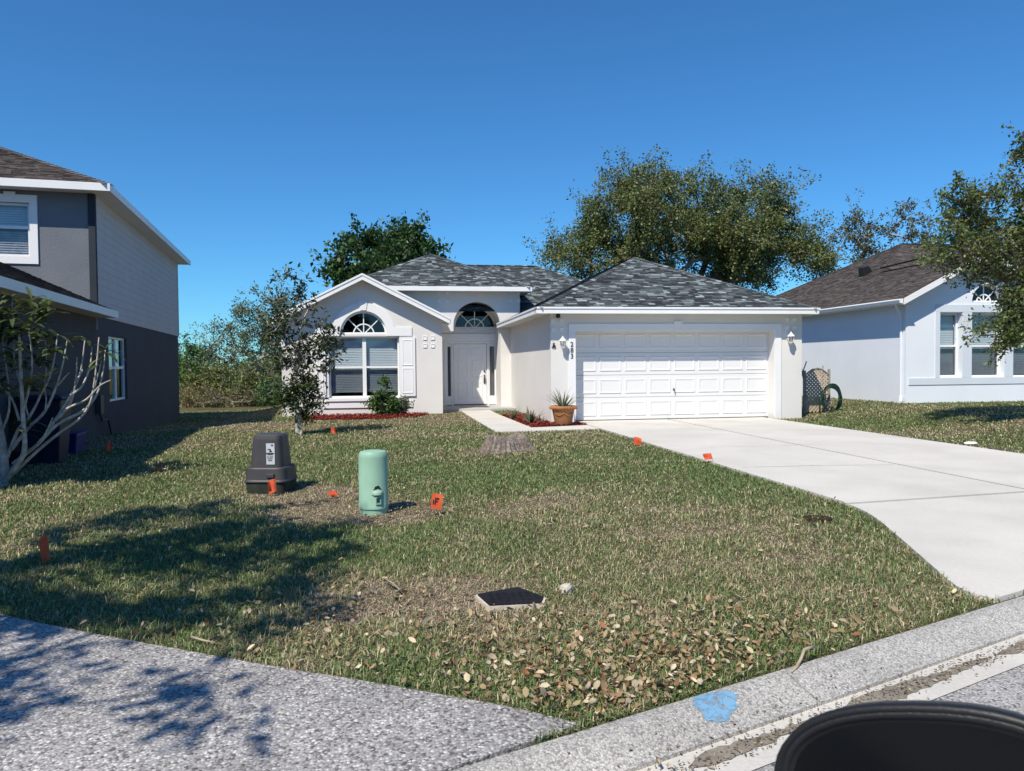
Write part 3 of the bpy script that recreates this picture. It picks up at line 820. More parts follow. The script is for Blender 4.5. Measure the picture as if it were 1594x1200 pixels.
mb.tube([(hx_-.01, YGD-.03, hz_+.09), (hx_, YGD-.03, hz_+.05), (hx_+.025, YGD-.03, hz_-.07)], .011, 8); mb.tube([(hx_, YGD, hz_+.05), (hx_, YGD-.035, hz_+.05)], .01, 8)
mb.build('handle', MT['nickel'], gdo, smooth=True)
# house number, three dark numerals down the trim
def glyph(ch, x, z, size, y, parent):
    cu = bpy.data.curves.new('t', 'FONT'); cu.body = ch; cu.size = size; cu.extrude = .003; cu.align_x = 'CENTER'; cu.offset = .001
    to = bpy.data.objects.new('t', cu); col.objects.link(to)
    bpy.context.view_layer.update()
    me = bpy.data.meshes.new_from_object(to.evaluated_get(bpy.context.evaluated_depsgraph_get()))
    bpy.data.objects.remove(to)
    off = OFF[parent.name]
    for v in me.vertices:
        a, b, c = v.co; v.co = (x+a-off[0], y-.008-c-off[1], z+b-off[2])
    me.materials.clear(); me.materials.append(MT['black'])
    o = bpy.data.objects.new('house_number', me); col.objects.link(o); o.parent = parent
for ch, py in (('2', 535.8), ('8', 545), ('3', 554.2)):
    x, z = FX(890.3, py+3.6, YG-.03); glyph(ch, x, z, .165, YG-.03, house)

# --- wall lanterns, flood light, small ornament
def lantern(x, z, y, label):
    t = thing('wall_lantern', label, 'wall lamp', (x, y, z), 'white wall lanterns beside the garage')
    mb = MB(); mb.box(x-.045, x+.045, y-.02, y-.001, z-.07, z+.09); mb.build('back_plate', MT['whitemetal'], t, bevel=.006)
    mb = MB(); mb.tube([(x, y-.02, z+.04), (x, y-.07, z+.10), (x, y-.13, z+.12), (x, y-.15, z+.075)], .011, 8); mb.build('arm', MT['whitemetal'], t, smooth=True)
    cx, cy = x, y-.15
    mb = MB(); mb.lathe([(.012, z+.13), (.016, z+.10), (.03, z+.085), (.055, z+.06), (.095, z+.015), (.095, z+.005)], cx, cy, 8); mb.build('cap', MT['whitemetal'], t)
    mb = MB(); mb.lathe([(.075, z+.004), (.05, z-.135)], cx, cy, 6); mb.build('lamp_glass', MT['lampglass'], t)
    mb = MB()
    for k in range(6):
        a = 2*math.pi*k/6; mb.tube([(cx+.078*math.cos(a), cy+.078*math.sin(a), z+.004), (cx+.053*math.cos(a), cy+.053*math.sin(a), z-.135)], .006, 4)
    mb.build('cage', MT['whitemetal'], t)
    mb = MB(); mb.lathe([(.062, z-.136), (.06, z-.15), (.03, z-.175), (.01, z-.20)], cx, cy, 8); mb.build('base', MT['whitemetal'], t)
x, z = FX(876, 533, YG-.15); lantern(x, z+.03, YG, 'white wall lantern above the house number, left of the garage door')
x, z = FX(1231.5, 524, YG-.15); lantern(x, z+.0, YG, 'white wall lantern on the pier right of the garage door')
x, z = FX(868, 491, YG)
t = thing('flood_light', 'small black flood lamp under the eave at the garage corner', 'flood light', (x, YG, z))
mb = MB(); mb.tube([(x, YG-.001, z+.10), (x, YG-.03, z+.10)], .05, 12); mb.build('mount', MT['black'], t)
mb = MB(); mb.tube([(x, YG-.03, z+.09), (x, YG-.06, z+.06)], .014, 8); mb.build('arm', MT['black'], t)
mb = MB(); d = np.array([-.25, -.75, -.9]); d /= np.linalg.norm(d); p0 = np.array([x+.01, YG-.05, z+.07]); mb.tube([p0, p0+d*.05, p0+d*.14], [.03, .042, .058], 12); mb.build('head', MT['black'], t, smooth=True)
x, z = FX(862, 538, YG)
t = thing('wall_ornament', 'tiny dark ornament on the white wall left of the lantern', 'ornament', (x, YG, z))
mb = MB(); mb.box(x-.05, x+.045, YG-.03, YG-.001, z-.045, z-.02); mb.build('shelf', MT['black'], t)
mb = MB(); mb.lathe([(.02, z-.02), (.03, z+.0), (.022, z+.03), (.028, z+.05), (.005, z+.075)], x-.005, YG-.03, 8); mb.build('figure', MT['pedgrey'], t, smooth=True)

# ------------------------------------------------------------------ right neighbour
YN = 19.1
NX = FX(1410, 560, YN)[0]; nex = NX-.36; ney = 18.72
nez = FX(1404, 465, ney)[1]; NP = .51
nxc = FX(1540, 400, ney)[0]; nhw = nxc-nex; nzc = nez+NP*nhw
nh = thing('neighbour_house', 'pale blue bungalow with brown roof and tall arched window group, at right', 'house', (NX+3, YN+4, .25))
K = 5.6
npk = (nex+K, 20.72+K, nez+NP*K)
roof([[(nex, ney, nez), (nxc, ney, nzc), (nxc, 20.72+nhw, nzc), (nex, 20.72, nez)],
      [(nex, 20.72, nez), npk, (nex, 20.72+2*K, nez)],
      [(nxc, ney, nzc), (nxc+nhw, ney, nez), (nxc+nhw, 23, nez), (nxc, 23.6, nzc)],
      [(nex, 20.72, nez), (nex+16, 20.72, nez), (nex+10.4, 20.72+K, npk[2]), npk],
      [(nex, 20.72+2*K, nez), npk, (nex+10.4, 20.72+K, npk[2]), (nex+16, 20.72+2*K, nez)]],
     [(npk, (nex, 20.72+2*K, nez)), (npk, (nex+10.4, 20.72+K, npk[2])), ((nxc, ney, nzc), (nxc, 23.4, nzc))], pal_brown, nh, 60)
for sgn, xe in ((-1, nex), (1, nxc+nhw)):
    rake(xe, nez, nxc, nzc, ney, .17, .03, .012).build('rake_board', MT['fascia'], nh, bevel=.004)
    mb = MB(); mb.poly([(xe, ney, nez-.13), (nxc, ney, nzc-.13), (nxc, YN, nzc-.13), (xe, YN, nez-.13)]); mb.build('rake_soffit', MT['soffit'], nh)
mb = MB(); mb.box(nex-.025, nex, ney+.02, 32, nez-.15, nez+.01); mb.build('fascia', MT['fascia'], nh)
gpts = [(nex-.026, nez-.0), (nex-.14, nez-.0), (nex-.15, nez-.03), (nex-.11, nez-.12), (nex-.026, nez-.12)]
mb = MB(); mb.prism(gpts, ney+.0, 31, m=lambda x, y, z: (x, y, z)); mb.build('gutter', MT['fascia'], nh)
mb = MB(); mb.poly([(nex, ney, nez-.145), (NX, ney, nez-.145), (NX, 31, nez-.145), (nex, 31, nez-.145)]); mb.build('soffit', MT['soffit'], nh)
def NF(px, py): return FX(px, py, YN)
nwr = nxc+(nxc-NX)
# openings
W = []
for a, b in ((1463, 1497.5), (1512.5, 1563), (1577, 1618)):
    W.append((NF(a, 540)[0], NF(b, 540)[0], NF(a, 587)[1], NF(a, 487)[1]))
cxA = (W[1][0]+W[1][1])/2; czA = NF(1538, 470)[1]; rA = (W[1][1]-W[1][0])/2
unn = lambda x: nzc-NP*abs(x-nxc)-.13
mb = MB()
mb.prism([(NX, -.2), (nwr, -.2), (nwr, unn(nwr)), (nxc, unn(nxc)), (NX, unn(NX))], YN, YN+.26,
         holes=[[(a, c), (a, d), (b, d), (b, c)] for a, b, c, d in W]+[arc(cxA, czA, rA, 0, math.pi, 24)])
mb.build('front_wall', MT['nstucco'], nh)
mb = MB(); mb.box(NX, NX+.2, YN+.261, 31.5, -.2, nez-.145); mb.box(NX+.2, NX+15, 31.3, 31.5, -.2, nez-.145); mb.build('side_wall', MT['nstucco'], nh)
mb = MB(); mb.box(nwr-.2, nwr-.001, YN+.261, 21.1, -.2, nez-.145); mb.build('gable_side_wall', MT['nstucco'], nh)
mb = MB(); mb.box(nwr-.19, NX+15, 21.11, 21.3, -.2, nez-.145); mb.build('front_wall', MT['nstucco'], nh)
mb = MB(); mb.box(NX+14.8, NX+15-.001, 21.31, 31.29, -.2, nez-.145); mb.build('side_wall', MT['nstucco'], nh)
for a, b, c, d in W: window(nh, a+.002, b-.002, c+.002, d-.002, YN+.18, 1, .49, blind=(0.02, 1.0))
fan_window(nh, cxA, czA+.003, rA-.002, YN+.16)
BT = .02
zs0, zs1 = NF(1450, 599)[1], NF(1450, 588)[1]
mb = MB(); mb.box(NF(1414, 590)[0], nwr-.15, YN-BT, YN+.001, zs0, zs1-.004); mb.build('sill_band', MT['nband'], nh, bevel=.005)
zh0, zh1 = NF(1500, 486.5)[1], NF(1500, 474)[1]
mb = MB(); mb.box(NF(1456, 480)[0], nwr-.5, YN-BT, YN+.001, zh0+.01, zh1); mb.build('head_band', MT['nband'], nh, bevel=.005)
for a, b in ((NF(1455.5, 540)[0], W[0][0]-.005), (W[0][1]+.005, W[1][0]-.005), (W[1][1]+.005, W[2][0]-.005)):
    mb = MB(); mb.box(a, b, YN-BT, YN+.001, zs1-.002, zh0+.008); mb.build('window_band', MT['nband'], nh, bevel=.005)
# downspout and its elbow
mb = MB(); dx_ = NX-.05
mb.tube([(nex-.08, ney+.25, nez-.10), (nex-.02, ney+.28, nez-.20), (dx_-.05, YN+.12, nez-.42), (dx_-.02, YN+.14, nez-.5)], .04, 8); mb.tube([(dx_, YN+.14, nez-.48), (dx_, YN+.14, .45)], .035, 8)
mb.tube([(dx_, YN+.14, .46), (dx_-.06, YN+.05, .33), (dx_-.2, YN-.1, .29)], .04, 8)
mb.build('downspout', MT['nstucco'], nh)
# roof vent and the dark strip
def NR(x, y): return nez+NP*(x-nex)
vx, vy = nex+2.6, 0
# place the vent on the left slope where pixel (1347, 424) hits it
def hit_left(px, py):
    d = ray(px, py); o = np.array([0, 0, CAMH])
    # z = nez + NP*(x-nex)
    t = (nez-NP*nex-CAMH)/(d[2]-NP*d[0])
    return o+d*t
v = hit_left(1347, 428)
mb = MB(); s_ = .16
mb.loft([[(v[0]-.15, v[1]-s_, v[2]-.10), (v[0]+.2, v[1]-s_, v[2]+.09), (v[0]+.2, v[1]+s_, v[2]+.09), (v[0]-.15, v[1]+s_, v[2]-.10)],
         [(v[0]-.2, v[1]-s_*.9, v[2]+.26), (v[0]+.05, v[1]-s_*.9, v[2]+.32), (v[0]+.05, v[1]+s_*.9, v[2]+.32), (v[0]-.2, v[1]+s_*.9, v[2]+.26)]])
mb.build('roof_vent', MT['black'], nh, bevel=.03)
p, q = hit_left(1371, 419), hit_left(1482, 393)
up = np.array([0, 0, .04])
mb = MB(); mb.tube([p+up, (p+q)/2+up*1.2, q+up], .032, 6); mb.build('roof_dark_strip', MT['black'], nh)  # black tube laid along the dark line on the slope

# ------------------------------------------------------------------ left neighbour (two storeys, turned a little)
LPn = np.array([-6.38, 17.2]); LB = np.array([-.122, .9925]); LA = np.array([.9925, .122])
def lx(a, b, z): p = LPn+LA*a+LB*b; return (float(p[0]), float(p[1]), z)
def hit_b(px, py, b=0.0):
    d = ray(px, py); t = ((LPn+LB*b)@LB)/(d[:2]@LB); p = d*t
    return float((p[:2]-LPn)@LA), float(CAMH+p[2])
def hit_a(px, py, a=0.0):
    d = ray(px, py); t = ((LPn+LA*a)@LA)/(d[:2]@LA); p = d*t
    return float((p[:2]-LPn)@LB), float(CAMH+p[2])
lh = thing('neighbour_house', 'grey two-storey house with brown roof and pale upper siding, at left edge', 'house', lx(-3, 3, 0))
bk = hit_a(277, 520)[0]                   # depth of the back corner
lez = hit_b(160, 286, -.4)[1]
sb = hit_a(215, 508)[1]
LW = 8.0
l0, l1, f0, f1 = -LW-.4, .4, -.4, bk+.4
lh2 = (f1-f0)/2
mid = (f0+f1)/2; hw2 = min(lh2, (l1-l0)/2)
pkA = (l1-hw2, f0+hw2, lez+.47*hw2); pkB = (l0+hw2, f1-hw2, lez+.47*hw2)
if (l1-l0) > (f1-f0): pkB = (l0+hw2, f0+hw2, pkA[2])
else: pkB = (l1-hw2, f1-hw2, pkA[2])
c00, c10, c11, c01 = (l0, f0, lez), (l1, f0, lez), (l1, f1, lez), (l0, f1, lez)
if (l1-l0) > (f1-f0): planes = [[c00, c10, pkA, pkB], [c10, c11, pkA], [c11, c01, pkB, pkA], [c01, c00, pkB]]
else: planes = [[c00, c10, pkA], [c10, c11, pkB, pkA], [c11, c01, pkB], [c01, c00, pkA, pkB]]
def rroof(planes, caps, parent, rs):
    L = lambda p: lx(*p)
    return roof([[L(p) for p in pl] for pl in planes], [(L(a), L(b)) for a, b in caps], pal_brown, parent, rs)
rroof(planes, [(c10, pkA), (c00, pkA if (l1-l0) <= (f1-f0) else pkB)], lh, 80)
mb = MB(lx); mb.box(l0, l1, f0-.025, f0, lez-.15, lez+.012); mb.build('fascia', MT['fascia'], lh, bevel=.004)
mb = MB(lx); mb.box(l1, l1+.025, f0-.025, f1, lez-.15, lez+.012); mb.build('fascia', MT['fascia'], lh, bevel=.004)
mb = MB(lx); mb.poly([(l0, f0, lez-.13), (l1, f0, lez-.13), (l1, f1, lez-.13), (l0, f1, lez-.13)]); mb.build('soffit', MT['soffit'], lh)
# upper front wall with window
ua1, uz0 = hit_b(48, 400); uz1 = hit_b(48, 316)[1]; ua0 = ua1-1.55
mb = MB(lx); mb.prism([(-LW, sb-.3), (0, sb-.3), (0, lez-.13), (-LW, lez-.13)], 0, .16, holes=[[(ua0, uz0), (ua0, uz1), (ua1, uz1), (ua1, uz0)]]); mb.build('upper_front_wall', MT['lgrey'], lh)
window(lh, ua0+.003, ua1-.003, uz0+.003, uz1-.003, .05, 1, .55, xf=lx, blind=(.02, .5), screen=False, bm='curtain')
q = blinds(ua0, ua1, uz0+(uz1-uz0)*.55, uz1, .2); q.xf = lx; q.build('blind', MT['blind'], lh)
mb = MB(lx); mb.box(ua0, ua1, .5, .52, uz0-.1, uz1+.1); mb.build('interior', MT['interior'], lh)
to1 = hit_b(59, 350)[0]; tw = to1-ua1; tzt = hit_b(50, 304)[1]; tzb = hit_b(50, 397.5)[1]-.0
mb = MB(lx); mb.prism([(ua0-tw, uz0-tw), (to1, uz0-tw), (to1, tzt), (ua0-tw, tzt)], -.03, -.001, holes=[[(ua0+.0, uz0+.0), (ua0, uz1), (ua1, uz1), (ua1, uz0)]]); mb.build('window_trim', MT['trim'], lh, bevel=.006)
kc = (ua0+ua1)/2
kc = hit_b(16, 310)[0]
mb = MB(lx); mb.prism([(kc-.07, uz1+.03), (kc+.07, uz1+.03), (kc+.11, tzt+.05), (kc-.11, tzt+.05)], -.055, -.031); mb.build('keystone', MT['trim'], lh, bevel=.005)
mb = MB(lx); mb.box(-.10, .035, -.03, .09, sb-.02, lez-.14); mb.build('corner_board', MT['ldark'], lh, bevel=.004)
# siding boards on the side, one object per board
nb = 15; bh = (lez-.14-sb)/nb
for i in range(nb):
    z0 = sb+bh*i; mb = MB(lx)
    mb.hexa([(0, .092, z0), (.021, .092, z0), (.021, bk, z0), (0, bk, z0)], [(0, .092, z0+bh+.01), (.012, .092, z0+bh+.01), (.012, bk, z0+bh+.01), (0, bk, z0+bh+.01)])
    mb.build('siding_board', MT['siding'], lh)
mb = MB(lx); mb.box(-.02, .034, bk+.001, bk+.06, sb, lez-.14); mb.build('corner_board', MT['siding'], lh)
# lower side wall with its window, wing towards the street
wb0, wzb = hit_a(171, 626); wb1 = hit_a(197.5, 560)[0]; wzt = hit_a(184, 525)[1]
mm = lambda x, y, z: (-y, x, z)
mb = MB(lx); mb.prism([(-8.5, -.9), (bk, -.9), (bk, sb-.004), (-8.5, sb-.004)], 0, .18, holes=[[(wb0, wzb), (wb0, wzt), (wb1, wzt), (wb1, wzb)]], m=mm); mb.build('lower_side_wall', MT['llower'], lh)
window(lh, wb0+.003, wb1-.003, wzb+.003, wzt-.003, .06, 2, .52, xf=lx, m=mm, blind=None, screen=False)
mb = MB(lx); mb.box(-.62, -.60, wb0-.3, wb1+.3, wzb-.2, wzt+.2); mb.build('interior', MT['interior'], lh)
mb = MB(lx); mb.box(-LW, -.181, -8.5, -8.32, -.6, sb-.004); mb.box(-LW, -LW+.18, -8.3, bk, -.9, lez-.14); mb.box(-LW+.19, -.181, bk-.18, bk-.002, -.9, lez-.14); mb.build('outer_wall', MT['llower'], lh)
# side wall core behind the siding
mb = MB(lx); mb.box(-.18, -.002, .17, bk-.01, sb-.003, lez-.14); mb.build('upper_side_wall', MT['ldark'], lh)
# lower wing roof
zw = hit_b(170, 485, 0)[1]
wl = lambda a: zw+.465*(.4-a)
rroof([[(.4, -8.9, zw), (.4, -.002, zw), (-3.9, -.002, wl(-3.9)), (-3.9, -8.9, wl(-3.9))], [(-3.9, -8.9, wl(-3.9)), (-3.9, -.002, wl(-3.9)), (-8.2, -.002, zw), (-8.2, -8.9, zw)]], [], lh, 90)
mb = MB(lx); mb.box(.4, .425, -8.9, .08, zw-.14, zw+.012); mb.build('fascia', MT['fascia'], lh, bevel=.004)
mb = MB(lx); mb.poly([(.4, -8.9, zw-.13), (0, -8.9, zw-.13), (0, .08, zw-.13), (.4, .08, zw-.13)]); mb.box(.0, .399, .06, .08, zw-.13, zw+.01); mb.build('soffit', MT['soffit'], lh)
# meter box and hose on the shaded wall
b, z = hit_a(150, 630, .0)
m_ = thing('meter_box', 'small grey meter box with cable on the shaded wall of left house', 'meter box', lx(.05, b, z))
mb = MB(lx); mb.box(.001, .12, b-.13, b+.13, z-.2, z+.2); mb.build('box', MT['pedgrey'], m_, bevel=.01)
mb = MB(lx); mb.tube([(.06, b, z+.2), (.05, b, z+1.1)], .025, 8); mb.build('conduit', MT['pedgrey'], m_)
pts = [(.06, b, z-.2), (.08, b+.1, z-.35), (.12, b+.45, z-.35), (.14, b+.65, z-.75), (.16, b+.7, float(gz(-6, 16))-.05)]
mb = MB(lx); mb.tube(pts, .018, 6); mb.build('cable', MT['black'], m_, smooth=True)

# ------------------------------------------------------------------ vegetation helpers
def leaf_arrays(P, N, size, aspect, cols, rg, fold=.25, droop=0):
    """one folded four-point leaf per row: P positions, N normals"""
    n = len(P)
    size = size*rg.uniform(.65, 1.3, n)[:, None]
    t = rg.normal(size=(n, 3)); t -= N*(t*N).sum(1)[:, None]; t /= np.linalg.norm(t, axis=1)[:, None]+1e-9
    t[:, 2] -= droop; t /= np.linalg.norm(t, axis=1)[:, None]
    b = np.cross(N, t); b /= np.linalg.norm(b, axis=1)[:, None]+1e-9
    v0 = P; v2 = P+t*size
    m = P+t*size*.45
    v1 = m+b*size*aspect*.5+N*size*fold*.3; v3 = m-b*size*aspect*.5+N*size*fold*.3
    V = np.stack([v0, v1, v2, v3], 1).reshape(-1, 3)
    i = np.arange(n)*4
    Fq = np.stack([i, i+1, i+2, i+3], 1)
    return V, Fq, np.repeat(cols, 4, 0)
def palette(n, base, rg, spread=.25, alts=()):
    c = np.tile(np.array(base), (n, 1))
    for a, p in alts:
        k = rg.random(n) < p; c[k] = np.array(a)
    return c*rg.uniform(1-spread, 1+spread, (n, 1))*rg.uniform(.93, 1.07, (n, 3))
def grow(base, trunk_top, centers, rg, r_tip=.012, seg=.5, jit=.12, rmax=None):
    """skeleton that reaches every cluster centre from the trunk; returns tubes"""
    base = np.array(base, float); tt = np.array(trunk_top, float)
    pos = []; par = []
    k = max(3, int(np.linalg.norm(tt-base)/seg)+1)
    for i in range(k+1):
        p = base+(tt-base)*i/k
        if 0 < i < k: p = p+rg.normal(size=3)*jit*.4*np.array([1, 1, .2])
        pos.append(p); par.append(i-1)
    fork = len(pos)-1
    first = max(1, int(k*.55))
    C = sorted(centers, key=lambda c: np.linalg.norm(c-tt))
    ends = []
    for c in C:
        A = np.array(pos[first:]); d = np.linalg.norm(A-c, axis=1)+.6*np.maximum(0, A[:, 2]-c[2]+.1)
        j = int(np.argmin(d))+first
        p0 = pos[j]; L = np.linalg.norm(c-p0); m = max(1, int(L/seg)+1); cur = j
        for q in range(1, m+1):
            t = q/m; p = p0+(c-p0)*t
            if q < m: p = p+rg.normal(size=3)*jit*min(1, L)*.6+np.array([0, 0, .12*L*math.sin(math.pi*t)*.6])
            pos.append(p); par.append(cur); cur = len(pos)-1
        ends.append(cur)
    cnt = np.zeros(len(pos))
    for e in ends:
        cnt[e] += 1
    for i in range(len(pos)-1, 0, -1): cnt[par[i]] += cnt[i]
    rad = r_tip*np.sqrt(np.maximum(cnt, 1))**1.08
    if rmax: rad = np.minimum(rad, rmax)
    rad[0] *= 1.25
    return pos, par, rad, ends
def limbs(mb, pos, par, rad, n=6):
    for i in range(1, len(pos)):
        a, b = pos[par[i]], pos[i]
        if np.linalg.norm(a-b) < 1e-4: continue
        mb.tube([a, b], [min(rad[par[i]], rad[i]*1.35), rad[i]], n if rad[i] > .03 else 4, cap=False)
def tree(name, label, base, top, centers, rads, nleaf, lsize, base_col, rg, alts=(), spread=.3, aspect=.5, bark='bark', r_tip=.012, seg=.6, ntwig=6, up=.5, group=None, cat='tree', rmax=None, jit=.12, droop=.1, root_name=None):
    root = thing(name, label, cat, tuple(base), group)
    centers = [np.array(c, float) for c in centers]
    pos, par, rad, ends = grow(np.array(base)-np.array([0, 0, .15]), top, centers, rg, r_tip, seg, jit, rmax)
    mb = MB(); limbs(mb, pos, par, rad)
    per = max(3, nleaf//max(1, len(centers)))
    Ps = []; Ns = []
    for c, r, in zip(sorted(centers, key=lambda c: np.linalg.norm(c-np.array(top))), [rads[i] for i in np.argsort([np.linalg.norm(c-np.array(top)) for c in centers], kind='stable')]):
        r = np.array(r)*np.ones(3)
        tips = c+rg.normal(size=(ntwig, 3))*r*.62
        for tp in tips: mb.tube([c, (c+tp)/2+rg.normal(size=3)*.03, tp], [r_tip*.7, r_tip*.5, r_tip*.25], 3, cap=False)
        k = rg.integers(0, ntwig, per); f = rg.beta(2.2, 1.1, per)[:, None]
        p = c+(tips[k]-c)*f*1.12+rg.normal(size=(per, 3))*r*.17
        Ps.append(p)
        nn = rg.normal(size=(per, 3))+np.array([0, 0, up]); Ns.append(nn/np.linalg.norm(nn, axis=1)[:, None])
    P = np.concatenate(Ps); N = np.concatenate(Ns)
    V, Fq, Cc = leaf_arrays(P, N, lsize, aspect, palette(len(P), base_col, rg, spread, alts), rg, droop=droop)
    mb.build('trunk', MT[bark], root, smooth=True)
    npmesh('crown', V, Fq, MT['leaf'], root, Cc)
    return root
def blob_centers(blobs, Y, n, rg, depth=1.0, shell=.55):
    """crown clusters: blobs (px, py, rx, ry) in the photograph at distance Y, given a real depth"""
    out = []; rr = []
    w = np.array([b[2]*b[3] for b in blobs], float); w /= w.sum()
    for _ in range(n):
        b = blobs[rg.choice(len(blobs), p=w)]
        cx, cz = FX(b[0], b[1], Y); sc = FX(b[0]+1, b[1], Y)[0]-cx
        d = rg.normal(size=3); d /= np.linalg.norm(d)
        u = rg.uniform(shell, 1)**.7
        rx, rz = b[2]*sc, b[3]*sc
        out.append(np.array([cx+d[0]*rx*u, Y+d[1]*rx*depth*u, cz+d[2]*rz*u])); rr.append(1)
    return out
g2 = np.random.default_rng(21)
OAK = (.145, .19, .058); DKG = (.065, .14, .04); OLV = (.185, .19, .062)

# live oak behind the house
Y = 38.0
C = blob_centers([(1040, 330, 110, 62), (960, 350, 60, 60), (1150, 370, 100, 62), (1215, 395, 70, 45), (890, 405, 42, 38), (1080, 400, 130, 50), (1010, 295, 60, 34), (1185, 315, 42, 34), (1250, 390, 38, 34)], Y, 190, g2, .8, .45)
bx_, _ = FX(1090, 560, Y)
tree('oak_tree', 'broad spreading live oak rising behind the garage roof', (bx_, Y, 0), (bx_-.4, Y, 3.2), C, [1.0]*190, 105000, .15, OAK, g2, [(OLV, .35), ((.09, .13, .05), .2), ((.20, .145, .07), .05)], .35, .55, 'bark', .022, .9, 9, .6, 'trees behind the houses', jit=.25, rmax=.42)
# dense dark green tree behind the left roof
Y = 36.0
C = blob_centers([(595, 395, 66, 34), (560, 420, 48, 40), (640, 402, 44, 34), (600, 440, 80, 40), (530, 440, 22, 36)], Y, 70, g2, .9, .5)
bx_, _ = FX(600, 560, Y)
tree('broadleaf_tree', 'dense dark green tree rising behind the left part of the roof', (bx_, Y, 0), (bx_, Y, 2.8), C, [.75]*70, 17000, .23, DKG, g2, [((.06, .11, .03), .35), ((.025, .05, .018), .3)], .35, .6, 'bark', .02, .9, 8, .6, 'trees behind the houses', jit=.2)
# thin trees behind the right neighbour
for px, py, rx, ry, lab, Y, nn in ((1335, 375, 46, 40, 'thin brownish tree right of the oak, behind the neighbour roof', 46, 26), (1405, 368, 36, 42, 'sparse bronze-green tree above the peak of the brown roof', 44, 22)):
    C = blob_centers([(px, py, rx, ry), (px, py+50, rx*.9, 30)], Y, nn, g2, .9, .4)
    bx_, _ = FX(px, 560, Y)
    tree('background_tree', lab, (bx_, Y, 0), (bx_, Y, 4.2), C, [.8]*nn, nn*130, .2, (.085, .08, .04), g2, [((.12, .075, .045), .3), (OAK, .3)], .3, .5, 'greybark', .02, .9, 8, .4, 'trees behind the houses', jit=.25)
# scrub between the houses: separate small trees and bushes
scrub = [
 (292, 572, 30, 42, 31.0, 26, DKG, 'dark green bush at the back corner of the grey house', [((.06, .11, .03), .3)], .13, 2600),
 (330, 600, 46, 34, 30.0, 30, (.085, .115, .032), 'yellow-green bush in the gap between the houses', [(OLV, .3)], .12, 3200),
 (345, 545, 42, 50, 33.0, 34, (.075, .10, .04), 'loose grey-green sapling against the sky between the houses', [((.11, .12, .06), .3)], .12, 2000),
 (400, 518, 44, 88, 32.0, 60, (.065, .095, .035), 'tall airy sapling left of the young magnolia', [((.10, .12, .055), .3)], .12, 4200),
 (385, 600, 50, 40, 29.5, 32, (.07, .095, .03), 'leafy brush below the tall airy sapling', [(OLV, .25)], .12, 3200),
 (440, 512, 34, 90, 34.0, 56, (.06, .085, .03), 'leggy tree close behind the left corner of the white house', [((.09, .11, .045), .3)], .13, 2600),
 (425, 617, 26, 24, 28.5, 18, (.045, .095, .028), 'low bright green bush by the white house corner', [], .11, 1800),
 (300, 625, 30, 18, 28.8, 18, (.15, .115, .05), 'clump of tan dead brush beside the grey house', [(OLV, .3)], .10, 1700),
 (360, 628, 50, 14, 28.6, 18, (.10, .095, .045), 'low strip of tangled undergrowth in the gap', [((.15, .12, .06), .3)], .10, 1700)]
for px, py, rx, ry, Y, nn, bc, lab, al, ls, nl in scrub:
    Y = Y*1.27; ls *= 1.2
    bc = tuple(q*1.55 for q in bc); al = [(tuple(q*1.4 for q in a_), p_) for a_, p_ in al]
    C = blob_centers([(px, py, rx, ry)], Y, nn, g2, .6, .3)
    bx_, _ = FX(px, 600, Y); z0 = float(gz(bx_, Y))
    zc_ = FX(px, py, Y)[1]
    for c in C: c[2] = max(c[2], z0+.25)
    tree('scrub_tree' if ry > 38 else 'bush', lab, (bx_, Y, z0), (bx_+.1, Y, z0+max(.4, (zc_-z0)*.45)), C, [.55]*nn, int(nl*1.5), ls, bc, g2, al, .35, .42, 'palebark', .012, .5, 7, .4, 'brush between the houses', 'tree' if ry > 38 else 'bush', jit=.15)
# a belt of brush far behind closes the gap down to the ground
P = []; 
for i in range(7):
    px = 262+i*34; Y = 53+g2.uniform(-1, 2); C = blob_centers([(px, 590, 30, 30+g2.uniform(-4, 6))], Y, 16, g2, .6, .2)
    bx_, _ = FX(px, 600, Y); z0 = float(gz(bx_, Y))
    tree('bush', 'far dark bush at the back of the gap, number %s from the grey house' % ('one two three four five six seven'.split()[i]), (bx_, Y, z0), (bx_, Y, z0+.7), C, [.8]*16, 1700, .27, (.085, .12, .045), g2, [(OLV, .4)], .3, .5, 'bark', .014, .7, 6, .4, 'far bushes at the back of the gap', 'bush')

# young magnolia on the lawn in front of the window wall
Y = G(465, 677)[1]
tk = [(458, 436, 22, 26), (448, 480, 44, 36), (438, 530, 30, 42), (490, 520, 30, 48), (468, 560, 36, 50), (505, 560, 18, 26), (515, 538, 16, 16), (478, 600, 22, 24)]
C = blob_centers(tk, Y, 64, g2, .8, .3)
lo = blob_centers([(462, 618, 26, 22), (470, 632, 36, 18), (448, 610, 18, 18)], Y, 22, g2, .8, .4)
bx_ = G(465, 677)[0]
mt = tree('magnolia_tree', 'slim young magnolia with sparse dark leaves on the lawn by the window', (bx_, Y, 0), (bx_-.05, Y, 1.9), C, [.24]*64, 2500, .12, (.04, .06, .024), g2, [((.075, .06, .04), .3), ((.06, .10, .03), .3)], .35, .38, 'palebark', .0065, .3, 4, .3, jit=.1)
ms = [np.array(c) for c in lo]
pos, par, rad, ends = grow((bx_+.02, Y-.02, -.05), (bx_+.03, Y-.02, .35), ms, g2, .006, .2, .06)
mb = MB(); limbs(mb, pos, par, rad, 5); mb.build('suckers', MT['palebark'], mt, smooth=True)
P = np.concatenate([c+g2.normal(size=(75, 3))*.11 for c in ms]); N = g2.normal(size=P.shape)+np.array([0, 0, .6]); N /= np.linalg.norm(N, axis=1)[:, None]
V, Fq, Cc = leaf_arrays(P, N, .10, .38, palette(len(P), (.045, .085, .022), g2, .35, [((.08, .12, .03), .25), ((.03, .045, .02), .25)]), g2)
npmesh('low_foliage', V, Fq, MT['leaf'], mt, Cc)

